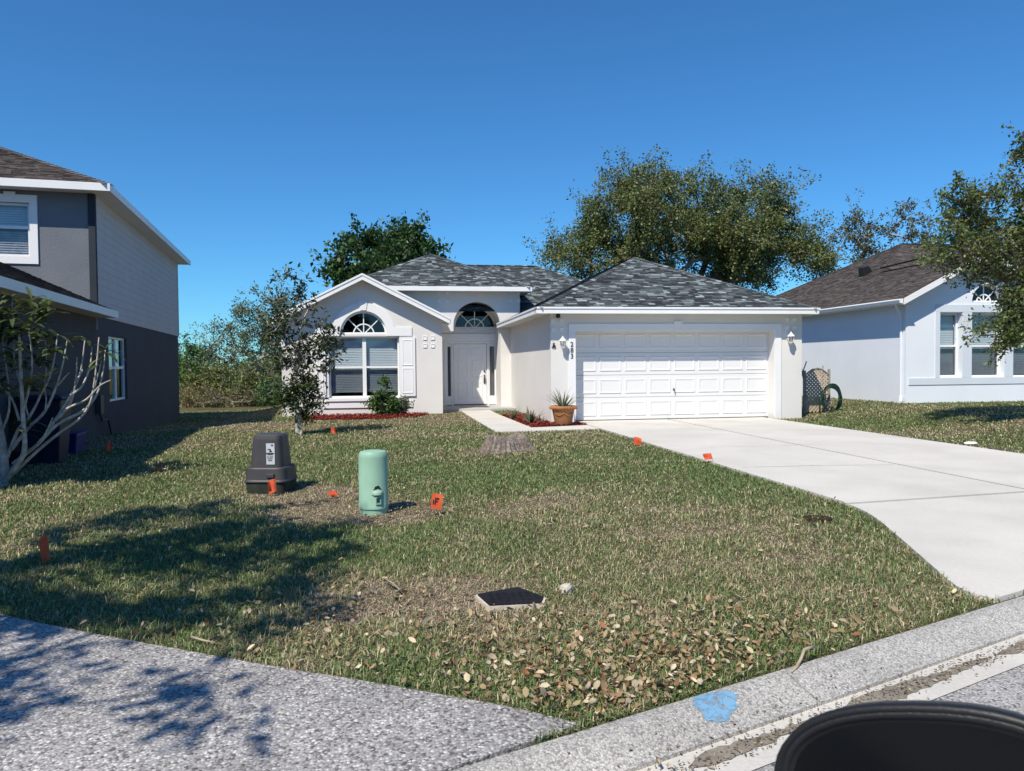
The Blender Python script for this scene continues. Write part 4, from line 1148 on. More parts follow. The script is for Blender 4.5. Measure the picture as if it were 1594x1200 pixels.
# shrub under the window, and a small grey one next to it
def shrub(name, label, px, base_py, blobs, Y, n, nl, ls, bc, alts, zb=.03):
    C = blob_centers(blobs, Y, n, g2, .75, .35); x, _ = FX(px, base_py, Y)
    for c in C: c[2] = max(c[2], zb+.08)
    return tree(name, label, (x, Y, zb), (x, Y, zb+.22), C, [.13]*n, nl, ls, bc, g2, alts, .35, .5, 'greybark', .006, .15, 5, .5, None, 'shrub', jit=.05)
YS = YL-.55
shrub('shrub', 'bright green pointed shrub growing under the front window', 600, 643, [(595, 605, 11, 20), (597, 622, 24, 14), (604, 632, 27, 10), (585, 625, 14, 9)], YS, 60, 4200, .075, (.06, .14, .025), [((.10, .20, .04), .35), ((.03, .07, .018), .25)])
shrub('shrub', 'low greyish shrub at the right foot of the green one', 627, 643, [(627, 631, 9, 9)], YS+.05, 16, 700, .06, (.11, .13, .085), [((.05, .07, .04), .4)])

# bare-branched small tree at the left edge with rosettes of leaves
bp = G(4, 757)
TL = thing('frangipani_tree', 'pale bare-branched small tree with leaf rosettes at the left edge', 'tree', (bp[0], bp[1], 0))
mb = MB(); rs = random.Random(5); ros = []
YF = bp[1]
def bpt(px, py, dy=0): x, z = FX(px, py, YF+dy); return np.array([x, YF+dy, z])
def limb(pts, r0, r1, dy=0, dy1=None):
    dy1 = dy if dy1 is None else dy1
    k = len(pts); P = [bpt(p[0], p[1], dy+(dy1-dy)*i/(k-1)) for i, p in enumerate(pts)]
    # smooth
    Q = []
    for i in range(k-1):
        p0, p1, p2, p3 = P[max(i-1, 0)], P[i], P[i+1], P[min(i+2, k-1)]
        for j in range(4):
            t = j/4; Q.append(.5*((2*p1)+(-p0+p2)*t+(2*p0-5*p1+4*p2-p3)*t*t+(-p0+3*p1-3*p2+p3)*t**3))
    Q.append(P[-1]); n = len(Q)
    mb.tube(Q, [r0+(r1-r0)*i/(n-1) for i in range(n)], 7)
    return Q[-1]
limb([(2, 762), (5, 720), (1, 680), (-12, 620), (-28, 560)], .07, .03)
limb([(4, 752), (25, 725), (38, 700), (36, 650), (33, 590), (30, 520)], .04, .016, -.02, -.2)
main = [((12, 745), (60, 700), (95, 672), (130, 645), (148, 600), (158, 560)), ((20, 722), (60, 690), (85, 655), (110, 615), (125, 580), (132, 530)), ((18, 700), (42, 668), (70, 640), (88, 600), (98, 565), (105, 528)),
        ((60, 690), (90, 660), (128, 640), (150, 615), (160, 580), (164, 545)), ((10, 715), (28, 670), (45, 650), (64, 612), (72, 570), (70, 530)), ((85, 655), (100, 640), (112, 620), (118, 590), (120, 556)),
        ((36, 640), (46, 600), (50, 560), (45, 515)), ((-2, 680), (14, 640), (12, 590), (5, 540), (2, 500)), ((33, 600), (22, 560), (20, 510), (19, 462)), ((64, 612), (76, 590), (84, 560), (90, 520)),
        ((110, 615), (128, 600), (140, 570), (143, 540)), ((98, 640), (112, 632), (134, 622), (156, 600), (172, 592)), ((30, 655), (18, 620), (-8, 590), (-20, 550)), ((45, 700), (62, 690), (74, 668), (82, 650)), ((130, 645), (142, 622), (150, 570), (154, 525))]
tips = []
for i, m_ in enumerate(main):
    dy = rs.uniform(-.35, .45); tips.append(limb(list(m_), .024 if i < 6 else .016, .007, 0, dy))
for m_, i in ((((70, 640), (72, 620), (68, 600)), 0), (((112, 620), (116, 606), (118, 598)), 0), (((45, 650), (40, 630), (44, 612)), 0), (((90, 600), (100, 588), (108, 580)), 0), (((120, 590), (128, 578), (126, 566)), 0)):
    tips.append(limb(list(m_), .011, .006, .1, rs.uniform(0, .3)))
mb.build('trunk', MT['palebark'], TL, smooth=True)
ros = tips[:5]+tips[6:10]+[bpt(30, 520, -.2), bpt(8, 500, .1), bpt(-5, 540, -.2), bpt(20, 560, .2), bpt(30, 540, -.3), bpt(60, 520, .2), bpt(45, 505, -.1), bpt(75, 540, .1), bpt(12, 590, .2), bpt(40, 570, -.1), bpt(55, 560, 0), bpt(-12, 480, 0), bpt(25, 480, .2), bpt(30, 670, -.1), bpt(48, 655, .1), bpt(68, 560, .3), bpt(2, 520, -.1), bpt(52, 535, .3)]
for _ in range(26): ros.append(bpt(rs.uniform(-15, 92), rs.uniform(468, 610), rs.uniform(-.4, .4)))
big = {3: 1, 0: 0}
LV = []; LF = []; LC = []
def longleaf(c, d, L, w, colr, bend):
    d = d/np.linalg.norm(d); up = np.array([0, 0, 1.0]); s = np.cross(d, up); s /= np.linalg.norm(s)+1e-9
    nrm = np.cross(s, d); base = len(LV)
    for t, ww in ((0, .25), (.3, .9), (.6, 1), (.85, .6), (1, .05)):
        p = c+d*L*t-nrm*0+np.array([0, 0, -bend*L*t*t])
        LV.append(p-s*w*ww*.5+nrm*w*.12*ww); LV.append(p); LV.append(p+s*w*ww*.5+nrm*w*.12*ww)
    for i in range(4):
        for j in range(2): LF.append((base+i*3+j, base+i*3+j+1, base+(i+1)*3+j+1, base+(i+1)*3+j))
    LC.extend([colr]*15)
for i, c in enumerate(ros):
    k = rs.randint(6, 10) if i not in (0, 1, 2) else rs.randint(3, 6)
    for j in range(k):
        a = rs.uniform(0, 2*math.pi); el = rs.uniform(-.2, .9)
        v = rs.uniform(.6, 1.3); base_c = rs.choice([(.12, .15, .05), (.085, .115, .035), (.17, .20, .06), (.06, .08, .03)])
        longleaf(np.array(c)+np.array([0, 0, rs.uniform(-.05, .03)]), np.array([math.cos(a)*math.cos(el), math.sin(a)*math.cos(el), math.sin(el)]), rs.uniform(.15, .29), rs.uniform(.045, .07), tuple(q*v for q in base_c), rs.uniform(.1, .7))
npmesh('crown', np.array(LV), np.array(LF), MT['leaf'], TL, np.array(LC), smooth=True)

# oak of the right neighbour: trunk beyond the frame, boughs reach in over the drive side
Y = 13.2
g3 = np.random.default_rng(77)
C = blob_centers([(1560, 330, 80, 62), (1500, 365, 58, 44), (1625, 400, 110, 45), (1545, 395, 78, 38), (1590, 225, 30, 20), (1700, 350, 150, 110), (1500, 300, 32, 26), (1455, 395, 22, 26)], Y, 120, g3, .8, .45)
C += blob_centers([(1575, 480, 26, 22), (1560, 520, 20, 20), (1590, 515, 16, 30), (1520, 518, 10, 6), (1580, 450, 30, 16)], Y-.2, 20, g3, .5, .3)
tree('oak_tree', 'leafy oak reaching in from the right edge over the neighbour gable', (14.7, Y+.3, .2), (14.5, Y+.2, 2.3), C, [.34]*140, 26000, .085, (.12, .165, .05), g3, [((.18, .20, .06), .3), ((.065, .095, .035), .28), ((.13, .09, .04), .04)], .35, .5, 'bark', .011, .5, 8, .5, jit=.18, rmax=.22)
# street tree left of the camera, outside the frame: its shade falls across lawn and aggregate drive
g4 = np.random.default_rng(5)
C = []
for i in range(58):
    d = g4.normal(size=3); d /= np.linalg.norm(d); u = g4.uniform(.35, 1)
    C.append(np.array([-4.25, 2.55, 5.0])+d*u*np.array([1.9, 2.7, 1.1]))
tree('shade_tree', 'street tree left of the view that throws the shadow on the lawn', (-6.3, 2.3, 0), (-5.9, 2.2, 2.4), C, [.36]*58, 7200, .13, (.06, .09, .026), g4, [((.10, .12, .035), .3)], .3, .5, 'bark', .014, .5, 7, .4, jit=.2)

# across the street, behind the viewer: unseen houses and trees added to block the low sky
g8 = np.random.default_rng(31)
def unseen_house(cx, cy, w, d, wallm, label):
    t = thing('house', label, 'house', (cx, cy, 0), 'added unseen houses across the street behind the viewer')
    mb = MB(); mb.box(cx-w/2, cx+w/2, cy-d/2, cy+d/2, -.2, 2.8); mb.build('wall', MT[wallm], t)
    r = .5*d/2; e = .4
    mb = MB(); mb.poly([(cx-w/2-e, cy+d/2+e, 2.75), (cx+w/2+e, cy+d/2+e, 2.75), (cx+w/2-d/2, cy, 2.75+r), (cx-w/2+d/2, cy, 2.75+r)]); mb.poly([(cx-w/2-e, cy-d/2-e, 2.75), (cx+w/2+e, cy-d/2-e, 2.75), (cx+w/2-d/2, cy, 2.75+r), (cx-w/2+d/2, cy, 2.75+r)])
    for s_ in (-1, 1): mb.poly([(cx+s_*(w/2+e), cy-d/2-e, 2.75), (cx+s_*(w/2+e), cy+d/2+e, 2.75), (cx+s_*(w/2-d/2), cy, 2.75+r)])
    mb.build('roof', MT['llower'], t)
    for x_ in (-.3, .0, .3):
        mb = MB(); mb.box(cx+w*x_-.8, cx+w*x_+.8, cy+d/2+.001, cy+d/2+.05, .7 if x_ else 0, 2.1); mb.build('window' if x_ else 'door', MT['mirrorglass'] if x_ else MT['gdoor'], t)
unseen_house(-15, -29, 14, 9, 'siding', 'unseen low grey house across the street, left behind the viewer')
unseen_house(4, -31, 14, 9, 'nband', 'unseen low blue-grey house across the street, straight behind the viewer')
unseen_house(24, -26, 14, 9, 'siding', 'unseen low grey house across the street, right behind the viewer')
for i, (x_, y_, lab) in enumerate(((-24, -17, 'unseen tree across the street, far left behind the viewer'), (-7, -22, 'unseen tree across the street, left behind the viewer'), (14, -22, 'unseen tree across the street, right behind the viewer'), (31, -14, 'unseen tree across the street, far right behind the viewer'), (-34, -2, 'added tree beside the left neighbours, out of view'))):
    C = []
    for k in range(34):
        d_ = g8.normal(size=3); d_ /= np.linalg.norm(d_); C.append(np.array([x_, y_, 6.3])+d_*g8.uniform(.4, 1)*np.array([4.6, 3.2, 3.2]))
    tree('unseen_tree', lab, (x_, y_, 0), (x_, y_, 2.6), C, [1.1]*34, 5200, .42, OAK, g8, [(OLV, .3)], .3, .6, 'bark', .03, 1.2, 6, .5, 'added unseen trees across the street behind the viewer', jit=.25)

# ------------------------------------------------------------------ mulch beds and their plants
def mulch(name, label, poly, z0, n, zmound, rg):
    xs = [p[0] for p in poly]; ys = [p[1] for p in poly]
    mb = MB(); mb.slab(poly, z0-.1, z0+.01, c=(.10, .02, .014))
    P = []
    while len(P) < n:
        x = rg.uniform(min(xs), max(xs), n*2); y = rg.uniform(min(ys), max(ys), n*2); k = inpoly(x, y, poly)
        P += list(zip(x[k], y[k]))
    for x, y in P[:n]:
        a = rg.uniform(0, math.pi); L = rg.uniform(.015, .05); w = rg.uniform(.006, .016); e = rg.uniform(-.4, .4)
        d = np.array([math.cos(a)*L, math.sin(a)*L, e*L]); s = np.array([-math.sin(a)*w, math.cos(a)*w, rg.uniform(-.3, .3)*w])
        c = np.array([x, y, z0+.014+rg.uniform(0, zmound)])
        v = rg.uniform(.5, 1.5); cc = (.19*v, .030*v, .022*v)
        mb.poly([tuple(c-d-s), tuple(c+d-s), tuple(c+d+s), tuple(c-d+s)], cc)
    o = mb.build(name, MT['mulch']); tag(o, label, 'mulch', kind='stuff'); return o
g5 = np.random.default_rng(9)
MB1 = [G(478, 651)[:2], (-2.3, 20.35), (-1.2, 20.15), (-.2, 20.1), (.5, 20.5), (.9, 21.1), (1.0, 21.9), (.9, YL-.01), (-2.9, YL-.01), (-2.95, 21.5)]
MB1 = [(-2.75, 20.9), (-2.2, 20.55), (-1.2, 20.35), (-.2, 20.4), (.45, 20.8), (.85, 21.4), (.95, YL-.01), (-2.95, YL-.01)]
mulch('mulch_bed', 'red mulch bed under the arched front window', MB1, 0, 3200, .05, g5)
MB2 = [(2.965, 21.0), (3.055, 16.55), (4.44, 16.88), (4.44, YG-.035), (gx0-.005, YG-.005), (gx0-.005, 21.0)]
mulch('mulch_bed', 'red mulch bed between walkway and garage side wall', MB2, 0, 3000, .045, g5)
def spiky(name, label, x, y, z, n, L, w, bc, spread, rg, cat='plant', parent=None, upd=.6):
    V = []; Fq = []; Cc = []
    for i in range(n):
        a = rg.uniform(0, 2*math.pi); el = rg.uniform(upd, 1.45); l = L*rg.uniform(.6, 1.1)
        d = np.array([math.cos(a)*math.cos(el), math.sin(a)*math.cos(el), math.sin(el)]); s = np.array([-math.sin(a), math.cos(a), 0]); nn = np.cross(s, d)
        c0 = np.array([x, y, z])+np.array([math.cos(a), math.sin(a), 0])*spread*rg.random()
        b = len(V); v = rg.uniform(.65, 1.35)
        for t, ww in ((0, .9), (.35, 1), (.7, .65), (1, .04)):
            p = c0+d*l*t+np.array([math.cos(a), math.sin(a), -.3])*l*.18*t*t
            V += [p-s*w*ww*.5, p+nn*w*ww*.2*-1, p+s*w*ww*.5]; Cc += [tuple(q*v for q in bc)]*3
        for k in range(3):
            for j in range(2): Fq.append((b+k*3+j, b+k*3+j+1, b+(k+1)*3+j+1, b+(k+1)*3+j))
    if parent is not None: return npmesh(name, np.array(V), np.array(Fq), MT['leaf'], parent, np.array(Cc), smooth=True)
    t = thing(name, label, cat, (x, y, z), 'spiky plants in the mulch bed')
    npmesh('leaves', np.array(V), np.array(Fq), MT['leaf'], t, np.array(Cc), smooth=True)
    mb = MB(); mb.lathe([(.04, z-.06), (.035, z+.03), (.015, z+.06)], x, y, 8); mb.build('stem', MT['bark'], t)
    return t
AG = (.16, .17, .10)
x, y, _ = G(798, 654); spiky('agave', 'spiky grey-green agave at the back of the red mulch bed', x, y, .02, 16, .40, .045, AG, .03, g5)
x, y, _ = G(826, 660); spiky('agave', 'larger spiky agave in the middle of the red mulch bed', x, y, .02, 22, .45, .05, (.11, .13, .08), .05, g5)
x, y, _ = G(841, 660); spiky('agave', 'small agave pup right of the larger agave', x, y, .02, 9, .25, .035, AG, .03, g5)

# planter
x, y, _ = G(877, 662.5)
t = thing('planter', 'round terracotta planter with spiky plant beside the garage door', 'planter', (x, y, .03))
z = .02
mb = MB(); mb.lathe([(.19, z), (.20, z+.02), (.265, z+.36), (.27, z+.37), (.31, z+.38), (.315, z+.44), (.30, z+.455), (.27, z+.45), (.265, z+.39)], x, y, 32); pot = mb.build('pot', MT['terracotta'], t, smooth=True)
for k in range(28):
    a = 2*math.pi*k/28; mb = MB(); c = (x+.312*math.cos(a), y+.312*math.sin(a)); mb.lathe([(.004, z+.375), (.022, z+.39), (.022, z+.425), (.004, z+.445)], c[0], c[1], 6); mb.build('rim_bead', MT['terracotta'], pot, smooth=True)
mb = MB()
for a0 in (-2.2, -1.3):
    mb.tube([(x+(.262-.012*abs(k-4)*.2)*math.cos(a0+.12*(k-4)), y+.262*math.sin(a0+.12*(k-4)), z+.30-.06*math.sin(math.pi*k/8)) for k in range(9)], .010, 5)
mb.build('garland', MT['terracotta'], pot, smooth=True)
mb = MB(); mb.lathe([(.268, z+.40), (.2, z+.415), (.05, z+.43)], x, y, 20); mb.build('soil', MT['soil'], t)
spiky('leaves', '', x, y, z+.41, 34, .56, .035, (.17, .19, .12), .12, g5, parent=t, upd=.55)

# ------------------------------------------------------------------ small things on the lawn
# green pedestal
px_, py_, _ = G(582, 797)
t = thing('utility_pedestal', 'pale green round utility pedestal on the lawn', 'pedestal', (px_, py_, 0))
R = .146
prof = [(R*.93, -.05), (R*.93, .045), (R*1.0, .05), (R*1.0, .075), (R*.985, .08), (R*.985, .55), (R*.96, .585), (R*.86, .607), (R*.6, .615), (R*.02, .618)]
mb = MB(); mb.lathe(prof, px_, py_, 40); dome = mb.build('dome', MT['pedgreen'], t, smooth=True)
md = dome.modifiers.new('es', 'EDGE_SPLIT'); md.split_angle = math.radians(40)
va = math.atan2(-py_, -px_)
def on(a, r, z): return (px_+r*math.cos(va+a), py_+r*math.sin(va+a), z)
mb = MB(); rings = []
for i in range(13):
    a = -.15+.85*i/12; e = math.sin(math.pi*i/12)
    rings.append([on(a, R*.97, .245), on(a, R*(.99+.17*e), .215), on(a, R*(.99+.20*e), .195), on(a, R*.97, .180)])
mb.loft(rings); mb.build('hand_hold', MT['pedgreen'], t, smooth=False)
mb = MB(); mb.loft([[on(a, R*.99+o, z_) for a, z_ in ((-.05, .225), (.10, .275), (.35, .285), (.62, .225))] for o in (0, .004)]); mb.build('recess', MT['pedfoot'], t)  # flat dark patch on the dome; the hollow's shade is its colour
mb = MB()
for a0, a1, z0_, z1_ in ((.12, .17, .10, .175), (.43, .48, .10, .175), (.17, .43, .165, .175), (.17, .43, .10, .11)): mb.loft([[on(a0, r, z0_), on(a1, r, z0_), on(a1, r, z1_), on(a0, r, z1_)] for r in (R*.98, R*1.07)])
mb.build('lock_frame', MT['pedgreen'], t)
mb = MB(); mb.loft([[on(.24, r, .125), on(.36, r, .125), on(.36, r, .15), on(.24, r, .15)] for r in (R*.98, R*1.05)]); mb.build('lock', MT['pedfoot'], t)
# dark grey pedestal
qx, qy, _ = G(423, 764)
t = thing('utility_pedestal', 'dark grey tapered utility pedestal with a white sticker', 'pedestal', (qx, qy, 0))
RZ = math.radians(-14+180*0)
def ring(hw_, hd, z, e=5.0, n=40, xo=0):
    out = []
    for k in range(n):
        a = 2*math.pi*k/n; c, s = math.cos(a), math.sin(a)
        x = hw_*math.copysign(abs(c)**(2/e), c)+xo; y = hd*math.copysign(abs(s)**(2/e), s)
        out.append((qx+x*math.cos(RZ)-y*math.sin(RZ), qy+x*math.sin(RZ)+y*math.cos(RZ), z))
    return out
mb = MB(); mb.loft([ring(.235, .215, -.04), ring(.245, .225, .12), ring(.25, .23, .13)], cap1=True); mb.build('foot', MT['pedfoot'], t, smooth=False)
mb = MB(); mb.loft([ring(.262, .24, .131), ring(.262, .24, .145), ring(.250, .23, .16), ring(.238, .217, .285), ring(.228, .207, .30)]); mb.build('skirt', MT['pedgrey'], t, smooth=False, bevel=.004)
mb = MB(); mb.loft([ring(.197, .185, .298), ring(.172, .162, .62), ring(.165, .155, .655), ring(.145, .135, .672), ring(.02, .02, .676)], cap0=False); mb.build('hood', MT['pedgrey'], t, smooth=False)
def face(u, z, o=.002):      # point on the front face of the hood
    k = (z-.298)/(.62-.298); hd = .185+(.162-.185)*k
    x, y = u, -hd-o
    return (qx+x*math.cos(RZ)-y*math.sin(RZ), qy+x*math.sin(RZ)+y*math.cos(RZ), z)
mb = MB(); u0, u1 = .022, .122
mb.loft([[face(u0, .335, o), face(u1, .335, o), face(u1-.008, .575, o), face(u0-.008, .575, o)] for o in (.001, .004)]); stk = mb.build('sticker', MT['sticker'], t)
mb = MB()
for za, zb, ua, ub in ((.545, .56, .074, .10), (.50, .512, .035, .07), (.455, .468, .018, .112), (.441, .452, .03, .10), (.415, .427, .03, .05), (.415, .427, .06, .10), (.395, .405, .035, .095), (.375, .385, .045, .09)):
    mb.poly([face(ua, za, .0055), face(ub, za, .0055), face(ub, zb, .0055), face(ua, zb, .0055)])
mb.poly([face(.05, .475, .0055), face(.09, .475, .0055), face(.068, .515, .0055)])
mb.build('print', MT['ink'], stk)
mb = MB(); p = face(.075, .30, 0); hd = .245
def f2(u, z, o): x, y = u, -.225-o; return (qx+x*math.cos(RZ)-y*math.sin(RZ), qy+x*math.sin(RZ)+y*math.cos(RZ), z)
mb.loft([[f2(.04, .19, o), f2(.13, .19, o), f2(.13, .235, o), f2(.04, .235, o)] for o in (-.005, .022)]); mb.build('latch', MT['pedgrey'], t, bevel=.006)

# marker flags
def flag(px, py, label, h, lean, w, hh, yaw_, lying=False, mark=False, crumple=.3, seed=1):
    x, y, _ = G(px, py); z0 = float(gz(x, y)); r = random.Random(seed)
    t = thing('marker_flag', label, 'flag', (x, y, z0), 'orange utility marker flags')
    d = np.array([math.sin(lean)*math.cos(yaw_), math.sin(lean)*math.sin(yaw_), math.cos(lean)])
    p0 = np.array([x, y, z0-.03]); p1 = np.array([x, y, z0])+d*h
    mb = MB(); mb.tube([p0, p1], .0022, 5); mb.build('wire', MT['wire'], t)
    s = np.array([math.cos(yaw_), math.sin(yaw_), 0]); nn = np.cross(s, d); nn /= np.linalg.norm(nn)
    V = []; Q = []; k = 7
    for i in range(k):
        for j in range(5):
            u, v = i/(k-1), j/4
            wv = crumple*w*(math.sin(u*5+v*2+seed)*u*.5+.2*math.sin(v*7+seed*2)*u)
            sag = -hh*.35*u*u*crumple*2
            p = p1-d*hh*(1-v)+s*w*u*(1-.25*crumple*(1-v))+nn*wv+np.array([0, 0, sag*.6])
            V.append(p)
    for i in range(k-1):
        for j in range(4): Q.append((i*5+j, (i+1)*5+j, (i+1)*5+j+1, i*5+j+1))
    m = MB(); m.v = [tuple(p) for p in V]; m.f = Q; m.c = [None]*len(Q)
    fo = m.build('pennant', MT['flag'], t, smooth=True)
    if mark:
        m = MB()
        for ua, ub, va_, vb in ((.35, .45, .3, .75), (.35, .70, .64, .75), (.35, .62, .47, .55), (.20, .28, .3, .6)):
            pt = lambda u, v: p1-d*hh*(1-v)+s*w*u*(1-.25*crumple*(1-v))+nn*(crumple*w*(math.sin(u*5+v*2+seed)*u*.5+.2*math.sin(v*7+seed*2)*u)+.004)+np.array([0, 0, -hh*.35*u*u*crumple*2*.6])
            m.poly([tuple(pt(ua, va_)), tuple(pt(ub, va_)), tuple(pt(ub, vb)), tuple(pt(ua, vb))])
        m.build('print', MT['ink'], fo)
    return t
flag(668, 801, 'large orange marker flag with dark print, right of the green pedestal', .22, .12, .115, .15, math.radians(-8), mark=True, crumple=.22, seed=2)
flag(432, 772, 'drooping red-orange flag at the foot of the grey pedestal', .20, .1, .09, .14, math.radians(200), crumple=.7, seed=3)
flag(529, 776, 'small crumpled red flag just left of the green pedestal', .10, .5, .09, .07, math.radians(160), crumple=.6, seed=4)
flag(79, 876, 'folded orange flag nearest the aggregate driveway, at left', .22, .08, .055, .19, math.radians(190), crumple=.6, seed=5)
flag(164, 706, 'orange flag in front of the dark shaded wall at left', .20, .15, .075, .15, math.radians(20), crumple=.6, seed=6)
flag(230, 736, 'orange flag bent flat over the grass at left', .16, 1.15, .06, .14, math.radians(10), crumple=.4, seed=7)
flag(986, 695, 'orange flag at the driveway edge nearer the garage', .17, .05, .14, .13, math.radians(-20), crumple=.5, seed=8)
flag(1112, 722, 'leaning red flag at the driveway edge, nearer the street', .16, .3, .12, .09, math.radians(160), crumple=.35, seed=9)
flag(514, 677, 'tiny far orange flag between magnolia and window bed', .17, .1, .11, .12, math.radians(10), crumple=.5, seed=10)

# stump
x0, y0, _ = G(788, 703)
t = thing('tree_stump', 'low weathered tree stump with ridged bark on the lawn', 'stump', (x0, y0+.1, 0))
mb = MB(); rings = []; n = 90; y0 += .15
for z, r in ((-.05, .50), (.02, .43), (.07, .38), (.14, .345), (.20, .32), (.235, .29)):
    rr = []
    for k in range(n):
        a = 2*math.pi*k/n; lob = 1+.10*math.sin(3*a+1)+.07*math.sin(5*a+2)*(1-z)+(.055 if k % 3 == 0 else -.02)*(1.0+.5*math.sin(k*1.9))
        rr.append((x0+r*lob*math.cos(a)*1.05, y0+r*lob*math.sin(a)*.8, z*(1+.25*math.sin(2*a+.5))-.01))
    rings.append(rr)
mb.loft(rings, cap0=False); mb.build('bark', MT['stump'], t)
# water meter lid with cement collar
c = np.array(G(793, 938)[:2])
t = thing('water_meter_box', 'black water meter box cover sunk in the lawn near the street', 'meter box', (*c, 0))
u_ = np.array([.90, .43])*.21; v_ = np.array([-.55, .83])*.13
cor = [np.array(G(px, py)[:2]) for px, py in ((744, 934), (763, 951), (842, 947), (846, 938), (806, 923))]
cm = sum(cor)/5
def poly_k(k): return [tuple(cm+(p-cm)*k) for p in cor]
mb = MB(); mb.prism(poly_k(1.0), .040, -.02, m=lambda x, y, z: (x, z, y)); mb.build('lid', MT['lid'], t, bevel=.006)
mb = MB(); mb.prism(poly_k(1.09), .030, -.05, m=lambda x, y, z: (x, z, y), holes=[poly_k(1.015)]); mb.build('collar', MT['stone'], t, bevel=.01)
mb = MB()
for i in range(-3, 4):
    for j in range(-2, 3):
        p = cm+np.array([.045*i, .034*j])
        if inpoly(np.array([p[0]]), np.array([p[1]]), poly_k(.85))[0]: mb.box(p[0]-.012, p[0]+.012, p[1]-.009, p[1]+.009, .039, .044)
mb.build('tread', MT['lid'], t)
def rock(name, label, cat, px, py, r, m, seed, sx=1, sy=1, sz=.7, lift=.3):
    x, y, _ = G(px, py); z0 = float(gz(x, y)); rr = np.random.default_rng(seed); mb = MB(); rings = []; n = 7
    for i in range(1, 6):
        ph = math.pi*i/6; rings.append([(x+r*sx*math.sin(ph)*math.cos(2*math.pi*k/n)*rr.uniform(.8, 1.2), y+r*sy*math.sin(ph)*math.sin(2*math.pi*k/n)*rr.uniform(.8, 1.2), z0+r*sz*(lift-math.cos(ph))*rr.uniform(.9, 1.1)) for k in range(n)])
    mb.loft(rings); o = mb.build(name, m); tag(o, label, cat); return o
rock('stone', 'white stone on the grass right of the black meter lid', 'stone', 882, 925, .042, MT['stone'], 1, sz=1.0, lift=.75)
rock('stone', 'pale stone lying on the side lawn near the driveway', 'stone', 1511, 693, .11, MT['litter'], 4, 1.2, .6, .35, .8)
# dark hollow by the drive
x, y, _ = G(1272, 811)
t = thing('turf_hollow', 'dark hollow with a clod in the turf beside the driveway', 'hole', (x, y, 0)); mb = MB(); rings = []
for r, z in ((.13, -.02), (.11, .036), (.085, .04), (.06, .016), (.01, .008)): rings.append([(x+r*(1.1+.15*math.sin(3*k))*math.cos(2*math.pi*k/18), y+r*.9*math.sin(2*math.pi*k/18), z) for k in range(18)])
mb.loft(rings, cap0=False); mb.build('rim', MT['soil'], t)
# sticks
def stick(label, pts, r):
    mb = MB(); P = []
    for px, py, z in pts: q = G(px, py, z); P.append(q)
    mb.tube(P, [r]*(len(P)-1)+[r*.5], 6); o = mb.build('stick', MT['stick'], smooth=True); tag(o, label, 'stick', 'fallen sticks'); return o
stick('pale forked stick lying on the lawn left of the meter lid', [(598, 900, .05), (612, 908, .055), (622, 918, .05), (606, 928, .045), (622, 918, .05), (630, 914, .05)], .006)
stick('curved brown stick hanging over the kerb edge', [(1268, 1006, .07), (1252, 1011, .075), (1247, 1025, .03), (1240, 1038, .012), (1232, 1046, .01)], .008)
stick('thin pale stick near the edge of the aggregate drive', [(298, 991, .05), (318, 997, .05), (335, 1000, .045)], .006)
stick('small dark twig lying in the gutter', [(1023, 1180, -.045), (1027, 1186, -.03), (1026, 1193, -.05)], .006)
# blue paint mark on the kerb
def kz_(t): return float(np.interp(-t, [-.01, .035, .075, .13, .19, .215], [.004, .006, -.006, -.030, -.052, -.058]))+.0035
mb = MB(); rr = np.random.default_rng(4); sB, tB = .63, -.075
Nn = 40; rows = 7; V = []
for j in range(rows):
    for k in range(Nn):
        a = 2*math.pi*k/Nn; f = (j/(rows-1))
        e = 1+.10*math.sin(3*a+1)+.06*math.sin(7*a)+.05*math.sin(13*a+2)
        s0 = sB+.115*f*e*math.cos(a)+.02*math.sin(a); t0 = min(.0, max(-.19, tB+.078*f*e*math.sin(a)))
        V.append((*st(s0, t0), kz_(t0)))
mb.v = V
for j in range(rows-1):
    for k in range(Nn): mb.f.append((j*Nn+k, j*Nn+(k+1) % Nn, (j+1)*Nn+(k+1) % Nn, (j+1)*Nn+k)); mb.c.append(None)
mb.build('paint_mark', MT['bluepaint'], kerb, label='faded blue paint mark sprayed on the kerb')

# lattice panel, sticks and hose at the right house corner
xl0, xl1, yl = 11.12, 11.80, 18.8
zl = float(gz(xl0+.3, yl))
t = thing('lattice_panel', 'weathered wooden lattice panel with arched top beside the garage corner', 'lattice', (xl0+.35, yl, zl))
hgt = lambda x: zl+1.06+.17*math.sin(math.pi*(x-xl0)/(xl1-xl0))
mb = MB(); mb.box(xl0-.055, xl0, yl-.03, yl+.03, zl-.1, zl+1.17); mb.build('post', MT['post'], t)
mb = MB(); mb.box(xl1, xl1+.05, yl-.03, yl+.03, zl-.1, zl+1.2); mb.build('post', MT['post'], t)
pt_ = .105
for sgn in (1, -1):
    k = -18
    while k < 30:
        # slat x = c + sgn*z
        c = xl0+k*pt_; P = []
        pts = []
        for i in range(61):
            z = zl+1.3*i/60; x = c+sgn*(z-zl)
            if xl0 <= x <= xl1 and zl+.02 <= z <= hgt(x): pts.append((x, z))
        if len(pts) > 3:
            (a0, b0), (a1, b1) = pts[0], pts[-1]; yy = yl-.008 if sgn > 0 else yl+.008; h = .023
            mb = MB(); nx_, nz_ = -sgn*h*.7, h*.7
            mb.prism([(a0+nx_, b0+nz_), (a0-nx_, b0-nz_), (a1-nx_, b1-nz_), (a1+nx_, b1+nz_)], yy-.006, yy+.006); mb.build('slat', MT['lattice'], t)
        k += 1
mb = MB(); mb.tube([(xl0+(xl1-xl0)*i/12, yl-.02, hgt(xl0+(xl1-xl0)*i/12)) for i in range(13)], .02, 6); mb.build('top_rail', MT['post'], t)
